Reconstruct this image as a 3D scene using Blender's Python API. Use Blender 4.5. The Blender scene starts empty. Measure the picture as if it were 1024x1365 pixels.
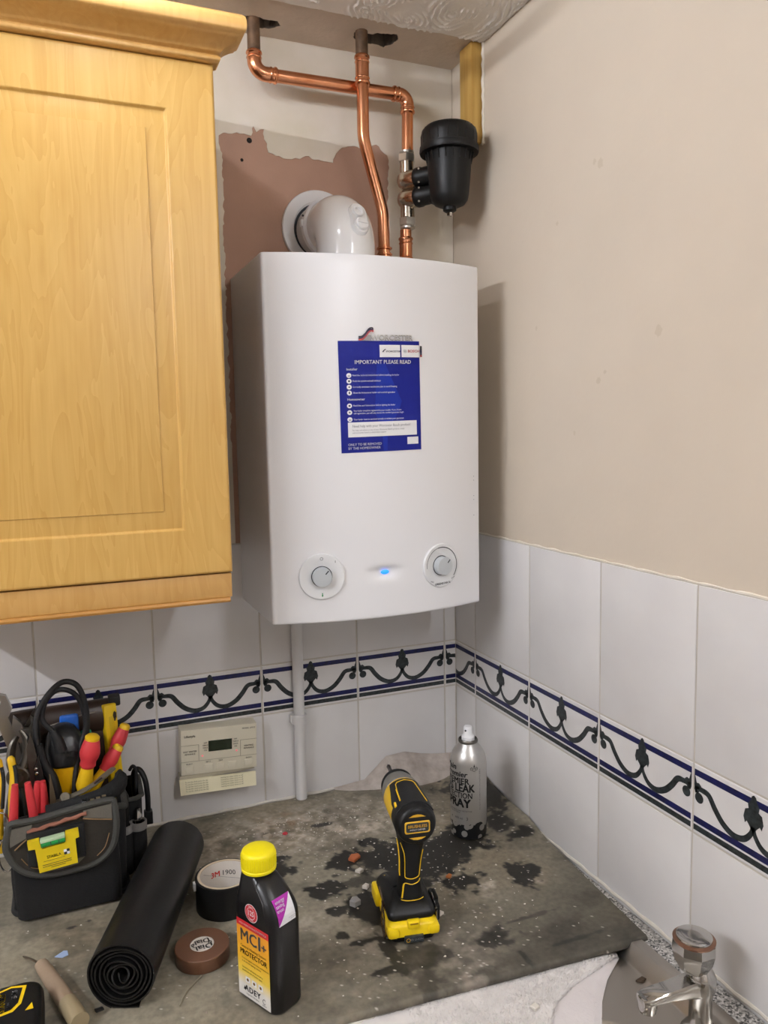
import bpy, bmesh, math, random
import numpy as np
from mathutils import Vector, Matrix
random.seed(7); rng = np.random.default_rng(7)
S = bpy.context.scene
COL = S.collection
PI = math.pi
# ------------------------------------------------------------------ camera
cd = bpy.data.cameras.new('camera'); cam = bpy.data.objects.new('camera', cd); COL.objects.link(cam)
YAW, PITCH, ROLL = 0.3921, -0.1043, -0.0183
F = Vector((math.sin(YAW)*math.cos(PITCH), math.cos(YAW)*math.cos(PITCH), math.sin(PITCH)))
R0 = Vector((math.cos(YAW), -math.sin(YAW), 0)); U0 = R0.cross(F)
RR = R0*math.cos(ROLL)+U0*math.sin(ROLL); UU = -R0*math.sin(ROLL)+U0*math.cos(ROLL)
cam.matrix_world = Matrix(((RR.x, UU.x, -F.x, -0.7668), (RR.y, UU.y, -F.y, -1.4635), (RR.z, UU.z, -F.z, 0.7300), (0, 0, 0, 1)))
cd.sensor_fit = 'HORIZONTAL'; cd.sensor_width = 36.0; cd.lens = 1040.5/1024*36.0
cd.clip_start = 0.02; cd.clip_end = 20
S.camera = cam
# ------------------------------------------------------------------ world and exposure
w = bpy.data.worlds.new('world'); S.world = w; w.use_nodes = True
w.node_tree.nodes['Background'].inputs[0].default_value = (0.9, 0.95, 1, 1)
w.node_tree.nodes['Background'].inputs[1].default_value = 0.05
S.view_settings.view_transform = 'Standard'; S.view_settings.look = 'None'
S.view_settings.gamma = 1.0; S.view_settings.use_curve_mapping = False
S.view_settings.exposure = 0.0
TUBE_NEAR, TUBE_LEFT, FILL_REAR = 90.0, 320.0, 165.0      # emission of the ceiling strip lamps; the rear one is an added fill

# ------------------------------------------------------------------ helpers
def lin(c):
    if isinstance(c, str):
        c = [int(c[i:i+2], 16)/255 for i in (1, 3, 5)]
    return tuple((x/12.92 if x <= .04045 else ((x+.055)/1.055)**2.4) for x in c)
MATS = {}
def mat(name, col, rough=.5, metal=0., noise=0., nscale=15., bump=0., bscale=60., col2=None, emit=0., spec=.5, coat=0., stretch=None):
    if name in MATS: return MATS[name]
    m = bpy.data.materials.new(name); m.use_nodes = True; nt = m.node_tree
    b = nt.nodes['Principled BSDF']; c = lin(col)
    b.inputs['Base Color'].default_value = (*c, 1); b.inputs['Roughness'].default_value = rough
    b.inputs['Metallic'].default_value = metal; b.inputs['Specular IOR Level'].default_value = spec
    b.inputs['Coat Weight'].default_value = coat; b.inputs['Coat Roughness'].default_value = .08
    tc = nt.nodes.new('ShaderNodeTexCoord')
    vec = tc.outputs['Object']
    if stretch:
        mp = nt.nodes.new('ShaderNodeMapping'); mp.inputs['Scale'].default_value = stretch
        nt.links.new(vec, mp.inputs['Vector']); vec = mp.outputs['Vector']
    if noise or col2:
        n = nt.nodes.new('ShaderNodeTexNoise'); n.inputs['Scale'].default_value = nscale; n.inputs['Detail'].default_value = 6
        nt.links.new(vec, n.inputs['Vector'])
        rp = nt.nodes.new('ShaderNodeValToRGB')
        rp.color_ramp.elements[0].position = .3; rp.color_ramp.elements[1].position = .7
        c2 = lin(col2) if col2 else tuple(x*(1-noise) for x in c)
        rp.color_ramp.elements[0].color = (*c2, 1); rp.color_ramp.elements[1].color = (*c, 1)
        nt.links.new(n.outputs['Fac'], rp.inputs['Fac']); nt.links.new(rp.outputs['Color'], b.inputs['Base Color'])
    if bump:
        n2 = nt.nodes.new('ShaderNodeTexNoise'); n2.inputs['Scale'].default_value = bscale; n2.inputs['Detail'].default_value = 5
        nt.links.new(vec, n2.inputs['Vector'])
        bp = nt.nodes.new('ShaderNodeBump'); bp.inputs['Strength'].default_value = bump; bp.inputs['Distance'].default_value = .002
        nt.links.new(n2.outputs['Fac'], bp.inputs['Height']); nt.links.new(bp.outputs['Normal'], b.inputs['Normal'])
    if emit:
        b.inputs['Emission Color'].default_value = (*c, 1); b.inputs['Emission Strength'].default_value = emit
    MATS[name] = m; return m

def pathframes(pts):
    P = [Vector(p) for p in pts]; n = len(P); T = []
    for i in range(n):
        a = P[max(i-1, 0)]; b = P[min(i+1, n-1)]; T.append((b-a).normalized())
    up = Vector((0, 0, 1)) if abs(T[0].z) < .9 else Vector((1, 0, 0))
    N = (up-T[0]*up.dot(T[0])).normalized(); fr = []
    for i in range(n):
        if i:
            N = (N-T[i]*N.dot(T[i])); N = N.normalized() if N.length > 1e-6 else up
        fr.append((P[i], N.copy(), T[i].cross(N)))
    return fr
class MB:
    def __init__(s): s.v = []; s.f = []; s.m = []
    def add(s, vs, fs, mi=0, M=None):
        o = len(s.v)
        for v in vs:
            v = Vector(v); s.v.append(tuple(M @ v) if M else tuple(v))
        for f in fs: s.f.append([o+i for i in f]); s.m.append(mi)
        return s
    def bm(s, b, mi=0, M=None):
        b.verts.index_update()
        s.add([v.co for v in b.verts], [[v.index for v in f.verts] for f in b.faces], mi, M); b.free(); return s
    def box(s, lo, hi, bev=0., mi=0, M=None, seg=2):
        b = bmesh.new(); bmesh.ops.create_cube(b, size=1)
        for v in b.verts: v.co = Vector([lo[i]+(v.co[i]+.5)*(hi[i]-lo[i]) for i in range(3)])
        if bev: bmesh.ops.bevel(b, geom=b.edges[:], offset=bev, segments=seg, affect='EDGES', profile=.5)
        return s.bm(b, mi, M)
    def lathe(s, prof, c=(0, 0, 0), ax=(0, 0, 1), seg=32, mi=0, M=None, capa=True, capb=True, mis=None):
        ax = Vector(ax).normalized(); c = Vector(c)
        u = Vector((1, 0, 0)) if abs(ax.x) < .9 else Vector((0, 1, 0)); u = (u-ax*u.dot(ax)).normalized(); w2 = ax.cross(u)
        vs = []; 
        for r, h in prof:
            for k in range(seg):
                a = 2*PI*k/seg; vs.append(c+ax*h+(u*math.cos(a)+w2*math.sin(a))*r)
        o = len(s.v); s.add(vs, [], mi, M)
        for i in range(len(prof)-1):
            for k in range(seg):
                k2 = (k+1) % seg
                s.f.append([o+i*seg+k, o+i*seg+k2, o+(i+1)*seg+k2, o+(i+1)*seg+k]); s.m.append(mis[i] if mis else mi)
        if capa: s.f.append([o+k for k in range(seg)][::-1]); s.m.append(mis[0] if mis else mi)
        if capb: s.f.append([o+(len(prof)-1)*seg+k for k in range(seg)]); s.m.append(mis[-1] if mis else mi)
        return s
    def tube(s, pts, r, seg=12, mi=0, M=None, cap=True, flat=1.):
        fr = pathframes(pts); n = len(fr); rs = r if isinstance(r, (list, tuple)) else [r]*n
        vs = []
        for (p, N, B), q in zip(fr, rs):
            for k in range(seg):
                a = 2*PI*k/seg; vs.append(p+N*(math.cos(a)*q*flat)+B*(math.sin(a)*q))
        fs = []
        for i in range(n-1):
            for k in range(seg):
                k2 = (k+1) % seg; fs.append([i*seg+k, i*seg+k2, (i+1)*seg+k2, (i+1)*seg+k])
        if cap: fs.append([k for k in range(seg)][::-1]); fs.append([(n-1)*seg+k for k in range(seg)])
        return s.add(vs, fs, mi, M)
    def prism(s, poly, h0, h1, fn=None, mi=0, M=None, both=True):
        fn = fn or (lambda u, v, h: (u, v, h)); n = len(poly)
        vs = [fn(u, v, h0) for u, v in poly]+[fn(u, v, h1) for u, v in poly]
        fs = [[n+i for i in range(n)]]+[[i, (i+1) % n, n+(i+1) % n, n+i] for i in range(n)]
        if both: fs.append([i for i in range(n)][::-1])
        return s.add(vs, fs, mi, M)
    def loft(s, loops, mi=0, M=None, capa=True, capb=True):
        n = len(loops[0]); vs = [p for l in loops for p in l]; fs = []
        for i in range(len(loops)-1):
            for k in range(n):
                k2 = (k+1) % n; fs.append([i*n+k, i*n+k2, (i+1)*n+k2, (i+1)*n+k])
        if capa: fs.append(list(range(n))[::-1])
        if capb: fs.append([(len(loops)-1)*n+k for k in range(n)])
        return s.add(vs, fs, mi, M)
    def flat(s, polys, fn, mi=0, M=None):
        for vs, fs in polys: s.add([fn(*v) for v in vs], fs, mi, M)
        return s
WM = {}
def mesh_of(name, mb, mats, Minv=None, sharp=40, smooth=True):
    me = bpy.data.meshes.new(name)
    vs = [tuple(Minv @ Vector(v)) for v in mb.v] if Minv else mb.v
    me.from_pydata(vs, [], mb.f)
    for m in (mats if isinstance(mats, (list, tuple)) else [mats]): me.materials.append(m)
    me.polygons.foreach_set('material_index', mb.m)
    b = bmesh.new(); b.from_mesh(me); bmesh.ops.recalc_face_normals(b, faces=b.faces[:]); b.to_mesh(me); b.free()
    if smooth:
        me.shade_smooth(); me.set_sharp_from_angle(angle=math.radians(sharp))
    me.update(); return me
def thing(name, label, cat, loc=(0, 0, 0), rz=0., group=None, M=None):
    o = bpy.data.objects.new(name, None); COL.objects.link(o); o.empty_display_size = .03
    m = M or (Matrix.Translation(loc) @ Matrix.Rotation(rz, 4, 'Z'))
    o.matrix_world = m; WM[o] = m.copy(); o['label'] = label; o['category'] = cat
    if group: o['group'] = group
    return o
def part(name, mb, mats, parent, world=True, label=None, sharp=40, smooth=True, kind=None):
    Mi = WM[parent].inverted() if world else None
    me = mesh_of(name, mb, mats, Mi, sharp, smooth)
    o = bpy.data.objects.new(name, me); COL.objects.link(o); o.parent = parent; WM[o] = WM[parent]
    if label: o['label'] = label
    if kind: o['kind'] = kind
    return o
def solo(name, mb, mats, label, cat, loc=(0, 0, 0), group=None, sharp=40, smooth=True, kind=None):
    M = Matrix.Translation(loc); me = mesh_of(name, mb, mats, M.inverted(), sharp, smooth)
    o = bpy.data.objects.new(name, me); COL.objects.link(o); o.location = loc; WM[o] = M
    if label: o['label'] = label
    if cat: o['category'] = cat
    if group: o['group'] = group
    if kind: o['kind'] = kind
    return o
def struct(name, mb, mats, sharp=40, smooth=True):
    o = solo(name, mb, mats, None, None, sharp=sharp, smooth=smooth, kind='structure'); return o
_tc = {}
def txt(s, size=1., bold=0., align='CENTER', sx=1., shear=0., spacing=1.):
    key = (s, align, spacing)
    if key not in _tc:
        c = bpy.data.curves.new('t', 'FONT'); c.body = s; c.size = 1; c.align_x = align; c.align_y = 'CENTER'
        c.resolution_u = 2; c.space_character = spacing; c.fill_mode = 'FRONT'
        o = bpy.data.objects.new('t', c); COL.objects.link(o); dg = bpy.context.evaluated_depsgraph_get(); dg.update()
        me = o.evaluated_get(dg).to_mesh()
        vs = [(v.co.x, v.co.y) for v in me.vertices]; fs = [list(p.vertices) for p in me.polygons]
        _tc[key] = (vs, fs)
        o.evaluated_get(dg).to_mesh_clear(); bpy.data.objects.remove(o); bpy.data.curves.remove(c)
    vs, fs = _tc[key]; V = []; Fc = []
    offs = [(0, 0)] if bold < .008 else [(-bold, -bold*.6), (bold, -bold*.6), (-bold, bold*.6), (bold, bold*.6)]
    for ox, oy in offs:
        n = len(V); V += [((x+ox+shear*y)*size*sx, (y+oy)*size) for x, y in vs]; Fc += [[n+k for k in f] for f in fs]
    return (V, Fc)
def T(t, du, dv, rot=0.):
    c, s_ = math.cos(rot), math.sin(rot)
    return ([(x*c-y*s_+du, x*s_+y*c+dv) for x, y in t[0]], t[1])
def rect(u0, v0, u1, v1): return ([(u0, v0), (u1, v0), (u1, v1), (u0, v1)], [[0, 1, 2, 3]])
def rectn(u0, v0, u1, v1, n=14):
    us = [u0+(u1-u0)*i/n for i in range(n+1)]
    return ([(u, v0) for u in us]+[(u, v1) for u in us], [[i, i+1, n+2+i, n+1+i] for i in range(n)])
def disc(u, v, r, n=24, ry=None): return ([(u+r*math.cos(2*PI*k/n), v+(ry or r)*math.sin(2*PI*k/n)) for k in range(n)], [list(range(n))])
def ringp(u, v, r0, r1, n=40, a0=0., a1=2*PI):
    vs = []; 
    for k in range(n+1):
        a = a0+(a1-a0)*k/n; vs += [(u+r0*math.cos(a), v+r0*math.sin(a)), (u+r1*math.cos(a), v+r1*math.sin(a))]
    return (vs, [[2*k, 2*k+1, 2*k+3, 2*k+2] for k in range(n)])
def stroke(pts, wd):
    n = len(pts); ws = wd if isinstance(wd, (list, tuple)) else [wd]*n; vs = []
    for i in range(n):
        a = pts[max(0, i-1)]; b = pts[min(n-1, i+1)]; dx, dy = b[0]-a[0], b[1]-a[1]; l = math.hypot(dx, dy) or 1
        vs += [(pts[i][0]-dy/l*ws[i]/2, pts[i][1]+dx/l*ws[i]/2), (pts[i][0]+dy/l*ws[i]/2, pts[i][1]-dx/l*ws[i]/2)]
    return (vs, [[2*k, 2*k+1, 2*k+3, 2*k+2] for k in range(n-1)])
def smoothp(pts, k=5):
    out = []; n = len(pts)
    for i in range(n-1):
        p0, p1, p2, p3 = [np.array(pts[min(max(j, 0), n-1)], float) for j in (i-1, i, i+1, i+2)]
        for t in np.arange(k)/k:
            out.append(tuple(.5*((2*p1)+(p2-p0)*t+(2*p0-5*p1+4*p2-p3)*t*t+(3*p1-p0-3*p2+p3)*t**3)))
    out.append(tuple(pts[-1])); return out
def rrect(x0, x1, y0, y1, r, z, n=6):
    out = []
    for cx, cy, a in ((x1-r, y1-r, 0), (x0+r, y1-r, PI/2), (x0+r, y0+r, PI), (x1-r, y0+r, 1.5*PI)):
        for k in range(n+1):
            t = a+PI/2*k/n; out.append((cx+r*math.cos(t), cy+r*math.sin(t), z))
    return out
def fillet(pts, r, n=6):
    P = [Vector(p) for p in pts]; out = [P[0]]
    for i in range(1, len(P)-1):
        a = (P[i-1]-P[i]).normalized(); b = (P[i+1]-P[i]).normalized(); ang = a.angle(b); d = r/math.tan(ang/2)
        s_ = P[i]+a*d; e = P[i]+b*d; c = P[i]+(a+b).normalized()*(r/math.sin(ang/2))
        u = s_-c; v = e-c; tot = u.angle(v)
        for k in range(n+1):
            t = k/n; out.append(c+(u*math.sin((1-t)*tot)+v*math.sin(t*tot))/math.sin(tot))
    out.append(P[-1]); return out
_lat = {}
def vn(x, y, seed=0):
    if seed not in _lat: _lat[seed] = np.random.default_rng(1000+seed).random((128, 128))
    L = _lat[seed]; xi = np.floor(x).astype(int); yi = np.floor(y).astype(int); fx = x-xi; fy = y-yi
    fx = fx*fx*(3-2*fx); fy = fy*fy*(3-2*fy)
    g = lambda a, b: L[a % 128, b % 128]
    return (g(xi, yi)*(1-fx)+g(xi+1, yi)*fx)*(1-fy)+(g(xi, yi+1)*(1-fx)+g(xi+1, yi+1)*fx)*fy
def fbm(x, y, seed=0, o=4):
    s_ = 0; a = .5
    for k in range(o): s_ = s_+a*vn(x*2**k, y*2**k, seed+k); a *= .5
    return s_/(1-.5**o)
def grid(X, Y, Z):
    ny, nx = X.shape; vs = np.stack([X, Y, Z], -1).reshape(-1, 3)
    i = (np.arange(ny-1)[:, None]*nx+np.arange(nx-1)[None]).reshape(-1)
    fs = np.stack([i, i+1, i+nx+1, i+nx], -1)
    return vs.tolist(), fs.tolist()

# ------------------------------------------------------------------ materials
M_brown = mat('bare brown plaster', '#C09C88', .85, noise=.18, nscale=7, bump=.25, bscale=90)
M_paint = mat('old cream paint', '#EFE7DC', .75, col2='#E0D8C4', nscale=9, bump=.25, bscale=45)
M_beige = mat('beige wall paint', '#DACDBB', .72, noise=.05, nscale=5, bump=.2, bscale=70)
M_ceil = mat('ceiling paint', '#EFEAE2', .42, noise=.05, nscale=8, bump=.2, bscale=120)
M_ceilold = mat('stained ceiling strip', '#D9CAB9', .8, noise=.16, nscale=14, bump=.4, bscale=110)
M_room = mat('room wall paint', '#B4ADA6', .8)
M_floor = mat('vinyl floor', '#8A7F73', .5, noise=.2)
M_tile = mat('white glazed tile', '#E8E6E4', .16, col2='#DDDAD9', nscale=6)
M_grout = mat('tile grout', '#CFC8BD', .8, noise=.12, nscale=30)
M_black = mat('black print', '#16181A', .3, col2='#3A4244', nscale=160)
M_blue = mat('dark blue print', '#1B1F5C', .3, col2='#14163A', nscale=140)
M_white = mat('white plastic', '#EDEDEE', .3)
M_whiteprint = mat('white print', '#F2F2F4', .5)
M_dark = mat('matt black plastic', '#0C0D0E', .45, spec=.35)
M_rub = mat('black rubber', '#141517', .6, bump=.1, bscale=200)
M_chrome = mat('chrome', '#BDBBB7', .12, metal=1.)
M_nickel = mat('nickel plated brass', '#C9C0B2', .18, metal=1.)
M_steel = mat('brushed steel', '#B3AEA6', .32, metal=1., bump=.05, bscale=300)
M_cu = mat('bright copper', '#E2A27C', .24, metal=1., col2='#D18A62', nscale=25)
M_cuold = mat('tarnished copper', '#94765C', .5, metal=.6, col2='#54463A', nscale=40)
M_yellow = mat('yellow plastic', '#F2CC12', .4)
M_red = mat('red handle grip', '#D23A40', .45)
M_cardb = mat('cardboard core', '#C9B79C', .8, noise=.1)

# ------------------------------------------------------------------ the room shell
ZC = 1.447
wb = MB().box((-2.6, .005, -.95), (.1, .12, 1.6))
wall_back = struct('wall_back', wb, M_brown)
wr = MB().box((.005, -3.0, -.95), (.12, .12, 1.6))
wall_right = struct('wall_right', wr, M_beige)
struct('wall_left', MB().box((-2.7, -3.0, -.95), (-2.6, .12, 1.6)), M_room)
struct('wall_front', MB().box((-2.7, -3.1, -.95), (.12, -3.0, 1.6)), M_room)
struct('floor', MB().box((-2.7, -3.1, -1.0), (.12, .12, -.95)), M_floor)

# ceiling: artex swirls near the corner, two ragged holes for the pipes
H1 = [(-.46, -.0448), (-.4523, -.0581), (-.4335, -.0547), (-.4045, -.0603), (-.3833, -.055), (-.3672, -.0556), (-.3615, -.0441), (-.3738, -.0284), (-.3912, -.0219), (-.416, -.0238), (-.4435, -.0405)]
H2 = [(-.2337, -.0664), (-.2238, -.0786), (-.1986, -.0738), (-.1929, -.0816), (-.1689, -.0877), (-.154, -.0874), (-.1439, -.0677), (-.1486, -.054), (-.1588, -.0349), (-.1779, -.037), (-.1945, -.037), (-.2181, -.0402)]
def inpoly(X, Y, P):
    ins = np.zeros(X.shape, bool); n = len(P)
    for i in range(n):
        (x1, y1), (x2, y2) = P[i], P[(i+1) % n]
        c = ((y1 > Y) != (y2 > Y)) & (X < (x2-x1)*(Y-y1)/(y2-y1+1e-12)+x1); ins ^= c
    return ins
xs = np.arange(-.72, .0051, .0017); ys = np.arange(-.46, .0051, .0017)
X, Y = np.meshgrid(xs, ys)
cen = rng.random((26, 2))*np.array([.9, .42])+np.array([-.8, -.56])
cen = np.vstack([cen, [[-.30, -.11], [-.10, -.20], [-.17, -.155], [-.42, -.13]]])
wx = X+.012*(fbm(X*22, Y*22, 3)-.5); wy = Y+.012*(fbm(X*22, Y*22, 9)-.5)
D = np.stack([np.hypot(wx-c[0], wy-c[1]) for c in cen]); k = D.argmin(0); d = D.min(0)
ang = np.arctan2(wy-cen[k][..., 1], wx-cen[k][..., 0])
rid = 1-(1-np.abs(np.sin(d*290+2.2*np.sin(ang*2+k*1.7)+1.0*vn(wx*30, wy*30, 8))))**2.4
gate = np.clip((fbm(X*24, Y*24, 5)-.36)*5, 0, 1)
edge = np.clip((-.121-Y-.004*(vn(X*60, Y*60, 2)-.5))/.004, 0, 1)
hz = (1-rid)*.0036*gate*edge+.0012*edge*fbm(X*40, Y*40, 31)+.0035*edge
hz += (1-edge)*.0008*fbm(X*60, Y*60, 12)
jx = .003*(vn(X*120, Y*120, 40)-.5); jy = .003*(vn(X*120, Y*120, 41)-.5)
vs, fs = grid(X, Y, ZC-hz)
ins = inpoly(X+jx*2, Y+jy*2, H1) | inpoly(X+jx*2, Y+jy*2, H2)
insf = ins.reshape(-1)
fs = [f for f in fs if not (insf[f[0]] and insf[f[1]] and insf[f[2]] and insf[f[3]])]
Yf = Y.reshape(-1)
b = bmesh.new(); bv = [b.verts.new(v) for v in vs]
for f in fs:
    q = b.faces.new([bv[i] for i in f]); q.material_index = 0 if Yf[f[0]] < -.123 else 1
bmesh.ops.delete(b, geom=[v for v in b.verts if not v.link_faces], context='VERTS')
be = [e for e in b.edges if e.is_boundary and all(-.7 < v.co.x < -.01 and -.4 < v.co.y < -.005 for v in e.verts)]
ex = bmesh.ops.extrude_edge_only(b, edges=be)
for v in [g for g in ex['geom'] if isinstance(g, bmesh.types.BMVert)]: v.co.z += .03
for f in b.faces:
    if f.calc_center_median().z > ZC+.006: f.material_index = 3
cb = MB(); b.verts.index_update()
cb.v = [tuple(v.co) for v in b.verts]; cb.f = [[v.index for v in f.verts] for f in b.faces]; cb.m = [f.material_index for f in b.faces]; b.free()
cb.box((-2.7, -3.1, ZC), (-.72, .12, ZC+.1), mi=0); cb.box((-.72, -3.1, ZC), (.12, -.46, ZC+.1), mi=0)
M_void = mat('ceiling void darkness', '#2A2420', .95, noise=.4)
cb.box((-.72, -.46, ZC+.12), (.12, .12, ZC+.14), mi=2)  # dark-coloured board stands in for the unlit void above the holes
struct('ceiling', cb, [M_ceil, M_ceilold, M_void, mat('broken plasterboard', '#7A6E62', .95, noise=.4, nscale=60)])

# torn paint edge above the bare plaster
PATCH = [(-.4667, .70), (-.4667, 1.0676), (-.4644, 1.1605), (-.4645, 1.226), (-.4690, 1.2640), (-.4573, 1.2700), (-.43, 1.2717), (-.4093, 1.2703), (-.4045, 1.288), (-.3993, 1.2781), (-.385, 1.2851), (-.3855, 1.2719), (-.3805, 1.2539), (-.378, 1.2449), (-.3639, 1.2398), (-.3396, 1.2372), (-.3177, 1.2396), (-.2999, 1.247), (-.2882, 1.2415), (-.2703, 1.2407), (-.2523, 1.2399), (-.2458, 1.2572), (-.2333, 1.2696), (-.2148, 1.2745), (-.1886, 1.272), (-.1696, 1.2812), (-.1621, 1.2838), (-.1528, 1.2751), (-.139, 1.2661), (-.136, 1.2565), (-.138, 1.2352), (-.1384, 1.1922), (-.1423, 1.1342), (-.1449, 1.0835), (-.148, .70)]
rag = []
for i in range(len(PATCH)-1):
    (x1, z1), (x2, z2) = PATCH[i], PATCH[i+1]; L = math.hypot(x2-x1, z2-z1); n = max(1, int(L/.006)) if z1 > 1.05 or z2 > 1.05 else 3
    for j in range(n):
        t = j/n; a = .0022 if n > 1 and j else .0
        rag.append((x1+(x2-x1)*t+random.uniform(-a, a), z1+(z2-z1)*t+random.uniform(-a, a)))
rag.append(PATCH[-1])
def wallback(y): return lambda u, v, h: (u, y-h, v)
pm = MB()
outl = [(-2.55, .5215), (-.4667, .5215)]+rag+[(-.148, .5215), (.004, .5215), (.004, ZC+.01), (-2.55, ZC+.01)]
pm.prism(outl, 0, .0016, wallback(.005))
part('paint_layer', pm, M_paint, wall_back, label='torn cream paint above bare plaster', smooth=False)
# small plugged screw holes in the bare plaster
pm = MB()
for x, z, r in ((-.413, 1.262, .005), (-.428, 1.226, .003)): pm.lathe([(r, 0), (r*.8, .0012), (r*.3, .0014)], (x, .0047, z), (0, -1, 0), 12)
part('screw_hole', pm, mat('dark hole', '#201814', .9), wall_back)

# ---------------- tiles
GW = .0028
def tile_mb(u0, u1, z0, z1, th=.0048, bv=.0012):
    m = MB(); L = []
    for i, h in ((0, 0), (0, th-bv), (bv*.4, th-bv*.3), (bv*1.3, th)):
        L.append([(u0+i, z0+i, h), (u1-i, z0+i, h), (u1-i, z1-i, h), (u0+i, z1-i, h)])
    return m.loft(L, capa=False)
ZO = lambda zo: .2695-.87*(.1841-zo)
def border_mb(u0, u1, clip=None):
    # a full tile: u 0..0.2, then cut to the wanted range; print lies on the glaze
    m = tile_mb(GW/2, .2-GW/2, .1795, .2760)
    fn = lambda u, v: (u, v, .00495)
    e0, e1 = GW/2+.0012, .2-GW/2-.0012
    m.flat([rect(e0, .2606, e1, .2695), rect(e0, .195, e1, .2039)], fn, 2)
    m.flat([rect(e0, .1841, e1, .1923)], fn, 1)
    half = smoothp([(.040, .136), (.066, .138), (.070, .146), (.052, .1535), (.03, .150), (.030, .140)][::-1], 3)
    vine = smoothp([(.034, .147), (.05, .154), (.086, .1550), (.142, .1525), (.195, .137), (.262, .122), (.348, .1135), (.43, .1170), (.483, .130), (.497, .142)], 5)
    P = []
    for sgn in (0, 1):
        fx = (lambda u: u*.2) if not sgn else (lambda u: (1-u)*.2)
        q = [(fx(u), ZO(z)) for u, z in vine]; n = len(q)
        P.append(stroke(q, [.0052+.0040*math.sin(PI*min(1, max(0, i/n))) for i in range(n)]))
        P.append(disc(fx(.058), ZO(.1405), .0074, 18))
        P.append(stroke([(fx(.034), ZO(.147)), (fx(.028), ZO(.150)), (fx(.03), ZO(.155)), (fx(.06), ZO(.1565))], .0046))
        lf = [(.007, .150), (.03, .154), (.05, .1565), (.075, .160), (.055, .164), (.035, .163), (.025, .170), (.007, .177)]
        P.append(([(fx(u), ZO(z)) for u, z in lf], [list(range(len(lf)))]))
    fl = [(.5, .132), (.470, .142), (.450, .147), (.437, .143), (.424, .152), (.436, .164), (.462, .167), (.456, .173), (.474, .180), (.484, .187), (.5, .1895), (.516, .187), (.526, .180), (.544, .173), (.538, .167), (.564, .164), (.576, .152), (.563, .143), (.550, .147), (.530, .142)]
    P.append(([(u*.2, ZO(z)) for u, z in fl], [list(range(len(fl)))]))
    m.flat(P, lambda u, v: (min(max(u, e0), e1), v, .0051), 1)
    if clip:
        b = bmesh.new(); bv = [b.verts.new(v) for v in m.v]
        for f, mi in zip(m.f, m.m):
            q = b.faces.new([bv[i] for i in f]); q.material_index = mi
        for co, no in ((clip[0], -1), (clip[1], 1)):
            bmesh.ops.bisect_plane(b, geom=b.verts[:]+b.edges[:]+b.faces[:], plane_co=(co, 0, 0), plane_no=(no, 0, 0), clear_outer=True)
        b.verts.index_update(); m = MB(); m.v = [tuple(v.co) for v in b.verts]
        m.f = [[v.index for v in f.verts] for f in b.faces]; m.m = [f.material_index for f in b.faces]; b.free()
    m.v = [(v[0]+u0, v[1], v[2]) for v in m.v]
    return m
def place(me, name, wall, along):
    o = bpy.data.objects.new(name, me); COL.objects.link(o); o.parent = wall; WM[o] = WM[wall]
    # local tile axes (u, z, h): back wall u=+x h=-y ; right wall u=-y h=-x
    if wall is wall_back: o.matrix_local = Matrix(((1, 0, 0, along), (0, 0, -1, .005), (0, 1, 0, 0), (0, 0, 0, 1)))
    else: o.matrix_local = Matrix(((0, 0, -1, .005), (-1, 0, 0, along), (0, 1, 0, 0), (0, 0, 0, 1)))
    return o
BM = [M_tile, M_black, M_blue]
full_up = mesh_of('tile', tile_mb(GW/2, .2-GW/2, .2788, .5195), M_tile)
full_lo = mesh_of('tile', tile_mb(GW/2, .2-GW/2, -.012, .1767), M_tile)
full_bd = mesh_of('border_tile', border_mb(0, .2), BM, smooth=False)
A, B_ = .0267, .0859
for kx in range(1, 9):
    x0 = -(A+kx*.2)
    place(full_up, 'tile', wall_back, x0); place(full_bd, 'border_tile', wall_back, x0); place(full_lo, 'tile', wall_back, x0)
g = GW/2
place(mesh_of('tile', tile_mb(g, A-.001, .2788, .5195), M_tile), 'tile', wall_back, -A)
place(mesh_of('tile', tile_mb(g, A-.001, -.012, .1767), M_tile), 'tile', wall_back, -A)
place(mesh_of('border_tile', border_mb(0, .2, (0, A-.001)), BM, smooth=False), 'border_tile', wall_back, -A)
place(mesh_of('tile', tile_mb(.001, B_-g, .2788, .5195), M_tile), 'tile', wall_right, 0)
place(mesh_of('tile', tile_mb(.001, B_-g, -.012, .1767), M_tile), 'tile', wall_right, 0)
place(mesh_of('border_tile', border_mb(B_-.2, B_, (.2-B_+.001, .2)), BM, smooth=False), 'border_tile', wall_right, 0)
for ky in range(0, 9):
    y0 = -(B_+ky*.2)
    place(full_up, 'tile', wall_right, y0); place(full_bd, 'border_tile', wall_right, y0); place(full_lo, 'tile', wall_right, y0)
part('grout', MB().box((-2.55, .0014, -.03), (.005, .006, .5212)), M_grout, wall_back)
part('grout', MB().box((.0014, -1.95, -.03), (.006, .005, .5212)), M_grout, wall_right)
# sealant beads at the foot of the tiles, ragged plaster lip over the tiles on the right
M_seal = mat('old white sealant', '#D9D2C6', .6, noise=.15, nscale=60)
part('sealant', MB().tube([(0.002, -.005-.02*i, -.001+.0012*math.sin(i*2.1)) for i in range(95)], [.0035+.0012*random.random() for _ in range(95)], 8), M_seal, wall_right)
part('sealant', MB().tube([(-1.7+.02*i, .001, -.0012+.001*math.sin(i*1.7)) for i in range(86)], [.003+.0015*random.random() for _ in range(86)], 8), M_seal, wall_back)
part('filler', MB().tube([(.003, .0-.012*i, .5222+.0006*math.sin(i*1.3)) for i in range(150)], [.0012+.0012*random.random() for _ in range(150)], 6), M_paint, wall_right)
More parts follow.
